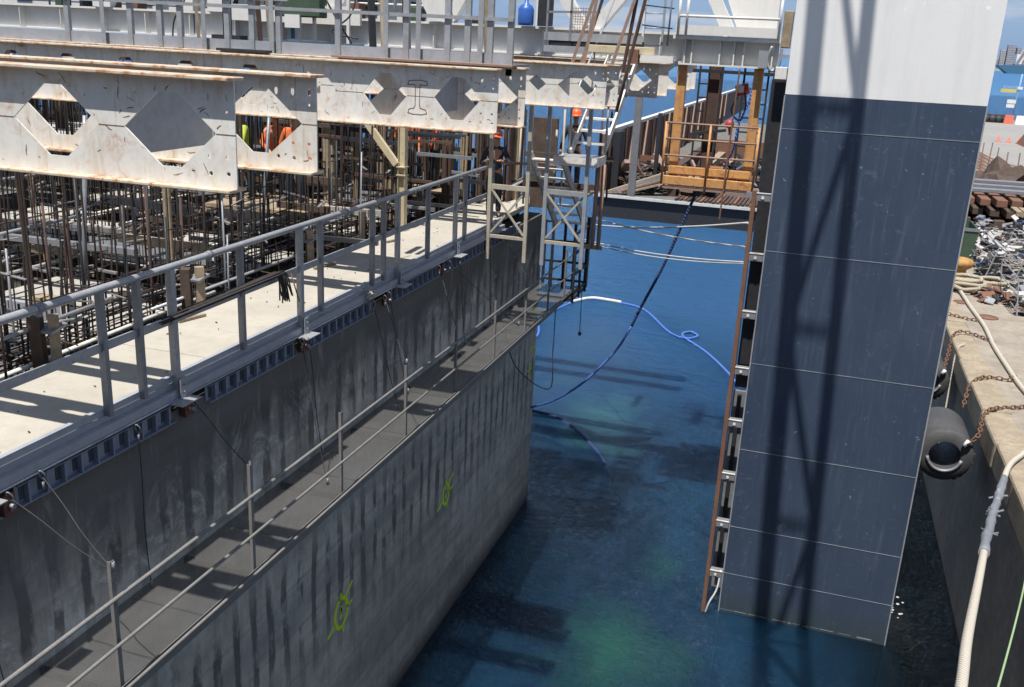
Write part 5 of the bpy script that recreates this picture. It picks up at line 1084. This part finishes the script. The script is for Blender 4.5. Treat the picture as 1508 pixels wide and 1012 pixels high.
# jersey barriers, sign pole, dark skip
for k in range(9):
    x = 21.7+1.25*k; y = 138-k*.4
    tag(MB().add([(x, y, 4.5), (x+1.15, y, 4.5), (x+1.15, y+.6, 4.5), (x, y+.6, 4.5), (x+.1, y+.18, 5.6), (x+1.05, y+.18, 5.6), (x+1.05, y+.42, 5.6), (x+.1, y+.42, 5.6)], [(0, 1, 5, 4), (1, 2, 6, 5), (2, 3, 7, 6), (3, 0, 4, 7), (4, 5, 6, 7)]).build('traffic_barrier', 'jwhite' if k % 2 else 'jred'), 'red plastic traffic barrier in the row at the far quay edge' if k % 2 == 0 else 'white plastic traffic barrier in the row at the far quay edge', 'barrier', 'red barriers at the far quay edge' if k % 2 == 0 else 'white barriers at the far quay edge')
for k in range(7): tag(MB().lathe([(0, 0), (.45, 0), (.5, .12), (.5, .3), (.2, .35), (.2, .0)], 14, (17.5+.75*k, 139, 4.9), 'Y').build('round_bumper', 'black'), 'black tyre in the dark row at the far quay edge', 'tyre', 'row of tyres at the far quay edge')
tag(MB().box(17, 22, 139.6, 140.2, 4.5, 5.5).build('dark_kerb_block', 'woodd'), 'dark brown timber kerb behind the tyres', 'kerb block')
t = thing('sign_pole', 'thin blue pole with a yellow sign and white signs at the far quay edge', 'sign', (24.05, 150, 4.2))
MB().tube([(24.0, 147, 4.5), (24.25, 147, 10.6)], .11, 8).build('pole', 'paleblue', t)
MB().box(22.0, 23.9, 146.9, 146.95, 8.15, 8.6).build('yellow_sign', surf('sign_yellow', (.6, .48, .12), (.55, .44, .1)), t); MB().box(22.2, 24.3, 146.9, 146.95, 8.7, 9.0).build('blue_sign', 'paleblue', t)
MB().box(23.95, 24.6, 146.8, 146.85, 8.6, 8.95).build('white_sign', 'jwhite', t); MB().box(23.0, 24.1, 146.8, 146.85, 6.75, 7.25).build('white_sign', 'jwhite', t); MB().box(23.0, 24.0, 146.8, 146.85, 6.2, 6.65).build('white_sign', 'jwhite', t)
for k, (x, y, lb, sx) in enumerate([(14.6, 108, 'small dark bucket on the pale road', .6), ]):
    tag(MB().lathe([(0, 0), (sx*.7, 0), (sx, 1.1), (sx*.9, 1.1), (sx*.6, .1), (0, .1)], 14, (x, y, 4.5)).build('drum', 'blacksteel'), lb, 'drum')
t = thing('brick_pallet', 'stack of orange bags and boards on the road at the right edge', 'stack', (19, 100, 4.5)); MB().add([(17.6, 99, 4.5), (22, 99, 4.5), (22, 103, 4.5), (17.6, 103, 4.5), (18.6, 100, 6.6), (21.6, 100, 7.2), (21.6, 102, 7.2), (18.6, 102, 6.6)], [(0, 1, 5, 4), (1, 2, 6, 5), (2, 3, 7, 6), (3, 0, 4, 7), (4, 5, 6, 7)]).build('heap', 'rustch', t); MB().box(18.4, 20.4, 98.6, 99, 6.4, 6.8).build('cover', 'paper', t)
for k in range(5): tag(MB().lathe([(0, 0), (.28, 0), (.28, .04), (.18, .05), (.03, .62), (0, .62)], 12, (16.2+k*.8, 104-k*.5, 4.505)).build('traffic_cone', 'jred'), 'small orange cone in the row on the road', 'cone', 'cones on the road')
# ---- far shore
t = thing('anchored_ship', 'white and blue ship moored across the harbour', 'ship', (330, 2000, 0))
MB().plate([[(285, 14), (520, 20), (520, 0), (305, 0)]], 40, lambda a, b2, th_: (a, 2000+th_, b2)).build('hull', 'shipblue', t)
p = MB(); p.box(316, 380, 2005, 2030, 17, 34); p.box(325, 380, 2006, 2028, 34, 46); p.box(338, 380, 2006, 2028, 46, 60); p.build('superstructure', 'jwhite', t)
p = MB()
for k in range(4): p.obox((318+9*k, 2004, 20), (330+9*k, 2004, 46+4*k), 2, 3)
p.build('boat_derrick', 'woodp', t)
for k, (x, wd, h_, m_) in enumerate([(432, 12, 55, 'city'), (447, 20, 68, 'city2'), (470, 18, 62, 'city2'), (492, 30, 44, 'city'), (525, 24, 52, 'city'), (410, 16, 34, 'city'), (560, 40, 40, 'city2')]):
    t = thing('tower_block', ['beige block at the left of the far skyline', 'tall slate block in the far skyline', 'second slate block in the far skyline', 'low brownish block right of the slate blocks', 'mid brown block at the far right', 'lowest pale block next to the tower edge', 'wide far block at the picture edge'][k], 'building', (x, 3000, 0), 'buildings across the harbour')
    MB().box(x, x+wd, 3000, 3020, 0, h_).build('wall', m_, t)
    p = MB()
    for j in range(int(h_/6)): p.box(x+1, x+wd-1, 2999.5, 3000, 6*j+2, 6*j+4)
    p.build('window_band', 'city2' if m_ == 'city' else 'city', t)
struct(MB().box(250, 900, 2900, 2960, -1, 6).build('far_shore', 'city'))
struct(MB().box(-900, 250, 5000, 5060, -1, 9).build('far_breakwater', 'city2'))
# ---- barge beyond the caisson
t = thing('work_barge', 'low dark work barge with a rusty bulwark lying beyond the orange cage', 'barge', (-12, 70, 0))
MB().box(-14.7, -2.6, 66, 150, -1, 1.5).build('hull', 'blacksteel', t); MB().box(-14.75, -2.55, 65.9, 150, 1.505, 1.56).build('deck_plate', 'conc_d', t); MB().box(-14.7, -2.6, 65.75, 65.88, 1.42, 1.6).build('rubbing_strake', 'hosewhite', t)
MB().box(-14.6, -14.45, 67, 190, 1.56, 5.6).build('bulwark', 'rustch', t); MB().box(-14.75, -14.3, 67, 190, 5.6, 5.85).build('bulwark_cap', 'cream', t)
for k in range(14): MB().obox((-14.2, 69+k*6, 1.6), (-14.3, 66.8+k*6+4, 5.6), .25, .25).build('bulwark_stay', 'woodp', t); MB().obox((-14.25, 68+k*6, 1.6), (-14.25, 68+k*6, 5.7), .2, .2).build('bulwark_stay', 'rustdark', t)
MB().box(-9.5, -4.0, 84, 84.3, 1.56, 4.4).build('rusty_bulkhead', 'rustch', t); MB().box(-8.2, -7.6, 70, 84, 1.56, 3.4).build('side_rail', 'wood', t); MB().box(-9.9, -9.3, 68, 90, 1.56, 3.6).build('side_plate', 'rustdark', t)
for k, (x, y, sx, sy, sz, m_, lb) in enumerate([(-15.2, 68.5, 1.6, 1.5, 4.2, 'blacksteel', 'tall black winch housing at the left end of the barge'), (-12.6, 67.5, .3, .3, 3.6, 'galvd', 'grey post on the barge deck'), (-11.2, 69, .3, .3, 5.6, 'blacksteel', 'black post on the barge deck'), (-8.4, 72, 1.5, 2.5, .9, 'black', 'black tarpaulined box on the barge inside the cage view'), (-6.0, 70, 2.4, 2, .6, 'galvd', 'grey low hatch on the barge')]):
    t2 = tag(MB().box(x, x+sx, y, y+sy, 1.57, 1.57+sz).build('deck_gear', m_, None, bevel=.08), lb, 'deck gear')
random.seed(31)
for k in range(3):
    x, y = [(-11.9, 68.5), (-10.6, 70), (-13.4, 69.5)][k]; p = MB()
    for j in range(9): p.tube(spline([(x+random.uniform(-1, 1), y+random.uniform(-1, 1), 1.7+random.uniform(0, 1.1)) for _ in range(4)], 5), .07, 6)
    tag(p.build('hose_pile', ['black', 'galvd', 'rustdark'][k]), ['pile of black hoses on the barge', 'grey tangle of hoses on the barge right of the black post', 'brown tangle of wire near the barge winch'][k], 'hose')
for k in range(5): tag(MB().obox((-13.9+k*.35, 66.6, 1.7+.02*k), (-9.5+k*.3, 68.5, 3.4-.1*k), .3, .12).build('plank', ['wood', 'galvd', 'woodp', 'rustdark', 'wood'][k]), 'loose plank leaning on the barge deck', 'plank', 'loose planks on the barge')
MB().box(-14.4, -2.7, 80, 80.15, 1.56, 3.0).build('mesh_screen', 'rustch', t)
for k in range(22): tag(MB().obox((-9+k*.28, 66.2+.2*(k%3), 1.66), (-8.7+k*.27, 74+random.uniform(-2, 2), 1.7), .2, .08).build('deck_board', ['rustdark', 'woodd', 'rustch', 'rustdark'][k % 4]), 'brown board laid along the barge deck below the cage', 'board', 'boards on the barge deck')
struct(MB().box(-60, 26, -22, -19, -3, 17).build('unseen_light_blocker', 'navy'))  # unseen wall added behind the viewer to cut light from the horizon
random.seed(88)
for (x0, x1, y0, y1, hh_, lb) in [(-9.2, -6.8, 68, 76, 1.6, 'dark heap of gear on the barge left of the orange cage'), (-6.6, -3.4, 72, 79, 2.2, 'dark heap of gear on the barge seen through the cage'), (-13.8, -10, 69, 76, 1.8, 'dark heap of gear on the barge by the bulwark')]:
    t9 = thing('gear_heap', lb, 'gear', ((x0+x1)/2, y0, 1.56))
    for mt in ('blacksteel', 'rustdark', 'galvd', 'woodp', 'black'):
        p = MB()
        for k in range(22):
            x, y, z = random.uniform(x0, x1), random.uniform(y0, y1), 1.6+random.random()*hh_
            a = Vector((random.uniform(-1, 1), random.uniform(-1, 1), random.uniform(-.6, .6))).normalized()*random.uniform(.2, .9)
            p.obox((x-a.x, y-a.y, z-a.z), (x+a.x, y+a.y, z+a.z), random.uniform(.08, .5), random.uniform(.05, .3))
        o = p.build('gear', mt, t9); o['kind'] = 'stuff'
# ---- crane (behind the viewer): its lattice boom shades the tower
t = thing('lattice_crane', 'grey lattice crane boom standing behind the viewer, shading the tall tower', 'crane', (2.35, -10, 0))
yb, zb = -10.0, 3.0; yt, zt = 15.0, 28.0
def bp(f_, dx, dn):   # along boom, across x, across depth
    d = Vector((0, yt-yb, zt-zb)).normalized(); n_ = Vector((0, -d.z, d.y))
    xb, xt = BX0, BX1
    return Vector((xb+(xt-xb)*f_+dx, yb, zb))+Vector((0, yt-yb, zt-zb))*f_+n_*dn
BX0, BX1 = 2.35, -.45
SEG = 22
for dx in (-.43, .43):
    for dn in (-.16, .16): MB().tube([bp(0, dx, dn), bp(1, dx, dn)], .17 if dx < 0 else .12, 8).build('chord', 'galvd', t)
for i in range(SEG):
    f0, f1 = i/SEG, (i+1)/SEG
    for dn in (-.16,): MB().tube([bp(f0, -.43 if i % 2 else .43, dn), bp(f1, .43 if i % 2 else -.43, dn)], .07, 6).build('lacing', 'galvd', t)
    for dx in (-.43, .43): MB().tube([bp(f0, dx, -.16 if i % 2 else .16), bp(f1, dx, .16 if i % 2 else -.16)], .04, 6).build('lacing', 'galvd', t)
    MB().tube([bp(f1, -.43, -.16), bp(f1, .43, -.16)], .05, 6).build('batten', 'galvd', t)
MB().box(BX0-1.5, BX0+1.5, -14, -10, 0, 4).build('cab_base', 'yellow', t, bevel=.1)
# ================================================================== people
def skin_mesh(name, J, E_, mat, parent, loc, yawz, sub=2):
    """J: joint -> (pos, radius); E_: edges; body-local coordinates, z up, facing -y"""
    ks = list(J); me = bpy.data.meshes.new(name); me.from_pydata([J[k][0] for k in ks], [(ks.index(a), ks.index(b_)) for a, b_ in E_], []); me.update()
    o = bpy.data.objects.new(name, me); COL.objects.link(o); me.materials.append(M[mat])
    sk = o.modifiers.new('skin', 'SKIN'); sv = me.skin_vertices[0].data if me.skin_vertices else None
    if sv is None:
        bm = bmesh.new(); bm.from_mesh(me); bm.verts.layers.skin.verify(); bm.to_mesh(me); bm.free(); sv = me.skin_vertices[0].data
    for i, k in enumerate(ks):
        r_ = J[k][1]; sv[i].radius = r_ if isinstance(r_, tuple) else (r_, r_); sv[i].use_root = (i == 0)
    sb = o.modifiers.new('sub', 'SUBSURF'); sb.levels = sb.render_levels = sub; sk.use_smooth_shade = True
    o.parent = parent; return o
def person(loc, rz, label, pose, vest, scale=1.0, helmet='helmet'):
    t = thing('person', label, 'person', loc, None); t.rotation_euler.z = rz; t.scale = (scale,)*3
    lean = pose.get('lean', 0)
    def P(x, y, z):   # lean about the hips
        if z > .95: dz = z-.95; return (x, y-math.sin(lean)*dz, .95+math.cos(lean)*dz)
        return (x, y, z)
    hl, hr = pose['hl'], pose['hr']; el = pose['el']; er = pose['er']; fl_ = pose.get('fl', (.1, 0)); fr = pose.get('fr', (-.1, 0))
    J = {'pelvis': (P(0, 0, .95), (.15, .11)), 'waist': (P(0, 0, 1.1), (.13, .10)), 'chest': (P(0, 0, 1.32), (.16, .11)), 'neck0': (P(0, 0, 1.47), (.07, .06)), 'neck': (P(0, -.01, 1.53), .055), 'chin': (P(0, -.035, 1.58), (.06, .065)), 'head': (P(0, -.02, 1.66), (.078, .095)), 'crown': (P(0, -.01, 1.74), (.06, .075)),
         'shl': (P(.17, 0, 1.42), .06), 'ell': (el, .042), 'wrl': (hl, .03), 'hal': (tuple(Vector(hl)+(Vector(hl)-Vector(el)).normalized()*.08), (.035, .02)),
         'shr': (P(-.17, 0, 1.42), .06), 'elr': (er, .042), 'wrr': (hr, .03), 'har': (tuple(Vector(hr)+(Vector(hr)-Vector(er)).normalized()*.08), (.035, .02)),
         'hpl': ((.09, 0, .9), .095), 'knl': ((fl_[0], fl_[1]*.4-.03, .49), .06), 'anl': ((fl_[0], fl_[1], .09), .042), 'tol': ((fl_[0]+.01, fl_[1]-.16, .04), (.04, .03)),
         'hpr': ((-.09, 0, .9), .095), 'knr': ((fr[0], fr[1]*.4-.03, .49), .06), 'anr': ((fr[0], fr[1], .09), .042), 'tor': ((fr[0]-.01, fr[1]-.16, .04), (.04, .03))}
    E_ = [('pelvis', 'waist'), ('waist', 'chest'), ('chest', 'neck0'), ('neck0', 'neck'), ('neck', 'chin'), ('chin', 'head'), ('head', 'crown'), ('chest', 'shl'), ('shl', 'ell'), ('ell', 'wrl'), ('wrl', 'hal'), ('chest', 'shr'), ('shr', 'elr'), ('elr', 'wrr'), ('wrr', 'har'),
          ('pelvis', 'hpl'), ('hpl', 'knl'), ('knl', 'anl'), ('anl', 'tol'), ('pelvis', 'hpr'), ('hpr', 'knr'), ('knr', 'anr'), ('anr', 'tor')]
    # fingers
    for s_, w__, e__ in (('l', 'wrl', 'ell'), ('r', 'wrr', 'elr')):
        h = Vector(J['ha'+s_][0]); d = (h-Vector(J[e__][0])).normalized(); sd = d.cross(Vector((0, 0, 1))); sd = sd.normalized() if sd.length > .1 else Vector((1, 0, 0)); dn = d.cross(sd)
        for q_ in range(4):
            a = h+sd*(q_-1.5)*.019+d*.03; b_ = a+d*(.035+.006*(q_ in (1, 2)))+dn*.006; c = b_+d*.02+dn*.02
            J[f'{s_}f{q_}a'] = (tuple(a), .009); J[f'{s_}f{q_}b'] = (tuple(b_), .008); J[f'{s_}f{q_}c'] = (tuple(c), .007)
            E_ += [('ha'+s_, f'{s_}f{q_}a'), (f'{s_}f{q_}a', f'{s_}f{q_}b'), (f'{s_}f{q_}b', f'{s_}f{q_}c')]
        a = h-d*.04+sd*.045; J[s_+'th'] = (tuple(a), .010); J[s_+'tt'] = (tuple(a+d*.04+sd*.01), .008); E_ += [('ha'+s_, s_+'th'), (s_+'th', s_+'tt')]
    body = skin_mesh('body', J, E_, 'skin', t, loc, rz)
    g = lambda k, f_: (J[k][0], tuple(x*f_ for x in J[k][1]) if isinstance(J[k][1], tuple) else J[k][1]*f_)
    def cut(a, b_, f_, r_): return (lerp(J[a][0], J[b_][0], f_), r_)
    JJ = {k: g(k, 1.14) for k in ('waist', 'chest', 'shl', 'ell', 'shr', 'elr')}; JJ['hem'] = (P(0, 0, .90), (.165, .125)); JJ['collar'] = (P(0, 0, 1.475), (.085, .075)); JJ['cl'] = cut('ell', 'wrl', .85, .043); JJ['cr'] = cut('elr', 'wrr', .85, .043)
    JJ = {k: JJ[k] for k in ['chest', 'waist', 'hem', 'collar', 'shl', 'ell', 'cl', 'shr', 'elr', 'cr']}
    skin_mesh('jacket', JJ, [('chest', 'waist'), ('waist', 'hem'), ('chest', 'collar'), ('chest', 'shl'), ('shl', 'ell'), ('ell', 'cl'), ('chest', 'shr'), ('shr', 'elr'), ('elr', 'cr')], vest, t, loc, rz)
    JT = {'pelvis': ((0, 0, .93), (.162, .125)), 'belt': (P(0, 0, 1.0), (.15, .115))}
    for k in ('hpl', 'knl', 'anl', 'hpr', 'knr', 'anr'): JT[k] = g(k, 1.18 if k[0] != 'a' else 1.45)
    skin_mesh('trousers', JT, [('pelvis', 'belt'), ('pelvis', 'hpl'), ('hpl', 'knl'), ('knl', 'anl'), ('pelvis', 'hpr'), ('hpr', 'knr'), ('knr', 'anr')], 'trous', t, loc, rz)
    for s_ in 'lr': skin_mesh('boot', {'a': g('an'+s_, 1.35), 'b': g('to'+s_, 1.35)}, [('a', 'b')], 'boot', t, loc, rz)
    hc = Vector(P(0, -.02, 1.70))
    p = MB(); p.lathe([(.135, 0), (.125, .012), (.122, .02), (.118, .06), (.095, .11), (.05, .135), (0, .14)], 20, tuple(hc)); p.add([(hc.x-.09, hc.y-.10, hc.z+.015), (hc.x+.09, hc.y-.10, hc.z+.015), (hc.x+.07, hc.y-.19, hc.z-.01), (hc.x-.07, hc.y-.19, hc.z-.01), (hc.x-.09, hc.y-.10, hc.z+.005), (hc.x+.09, hc.y-.10, hc.z+.005), (hc.x+.07, hc.y-.19, hc.z-.02), (hc.x-.07, hc.y-.19, hc.z-.02)], [(0, 1, 2, 3), (4, 7, 6, 5), (0, 4, 5, 1), (1, 5, 6, 2), (2, 6, 7, 3), (3, 7, 4, 0)])
    off = rootloc(t); p.v = [tuple(Vector(v_)+off) for v_ in p.v]; p.build('helmet', helmet, t)
    for sx in (-.032, .032):
        e_ = MB(); e_.lathe([(0, -.010), (.009, -.006), (.011, 0), (.009, .006), (0, .010)], 8, tuple(Vector(P(sx, -.112, 1.655))+off)); e_.build('eye', 'blacksteel', t)
    n_ = MB(); n_.add([tuple(Vector(P(*q_))+off) for q_ in [(-.014, -.105, 1.625), (.014, -.105, 1.625), (0, -.105, 1.665), (0, -.14, 1.63)]], [(0, 1, 3), (1, 2, 3), (2, 0, 3), (0, 2, 1)], True); n_.build('nose', 'skin', t)
    return t
stand = dict(hl=(.30, -.12, .88), el=(.27, .02, 1.15), hr=(-.30, -.12, .88), er=(-.27, .02, 1.15))
work = dict(lean=.45, hl=(.16, -.62, .98), el=(.27, -.36, 1.10), hr=(-.16, -.62, 1.02), er=(-.27, -.36, 1.12), fr=(-.12, .25))
person((-9.95, 16.4, 8.27), .6, 'worker in an orange jacket bending among the rebars, seen through the second beam opening', work, 'hivis')
person((-10.5, 16.3, 8.27), -.3, 'worker in a lime jacket bending beside the orange clad one, seen through the beam opening', work, 'lime')
person((-9.15, 15.75, 8.27), .3, 'worker in an orange jacket and dark trousers standing just past the second beam end', stand, 'hivis')
person((-8.45, 19.2, 8.25), .2, 'worker in an orange jacket under the third beam beside the yellow prop', stand, 'hivis')
person((-8.05, 19.8, 8.25), -1.2, 'worker in an orange jacket partly hidden behind the yellow prop', stand, 'hivis')
person((-6.35, 18.95, DZ), .4, 'worker in a dark jacket and red orange helmet leaning by the left hanger frame', dict(lean=.25, hl=(.1, -.5, 1.2), el=(.28, -.25, 1.12), hr=(-.2, -.45, 1.2), er=(-.3, -.18, 1.1)), 'trous')
person((-5.25, 21.2, 8.25), .2, 'worker with an orange helmet behind the stair landing under the fifth beam', stand, 'trous')
tag(MB().box(-5.7, -4.8, 20.8, 21.9, 8.2, 8.25).build('standing_board', 'wood'), 'timber board carrying the worker behind the stair', 'board')
tag(MB().box(-10.9, -8.8, 15.4, 16.9, 8.2, 8.27).build('standing_board', 'wood'), 'timber board carrying the workers past the second beam', 'board')
tag(MB().box(-8.8, -7.7, 18.9, 20.1, 8.18, 8.25).build('standing_board', 'wood'), 'timber board carrying the workers by the yellow prop', 'board')

random.seed(55)
p = MB()
for k in range(14):
    x, y = 2.8+random.uniform(-.12, .3), 20.2+random.uniform(-.5, .6); r9 = random.uniform(.01, .04)
    p.lathe([(0, .012), (r9, .008), (r9*1.05, .003)], 8, (x, y, .004))
o = p.build('foam', 'paper'); o['kind'] = 'stuff'; tag(o, 'small patch of white foam on the dark water beside the tower corner', 'foam')
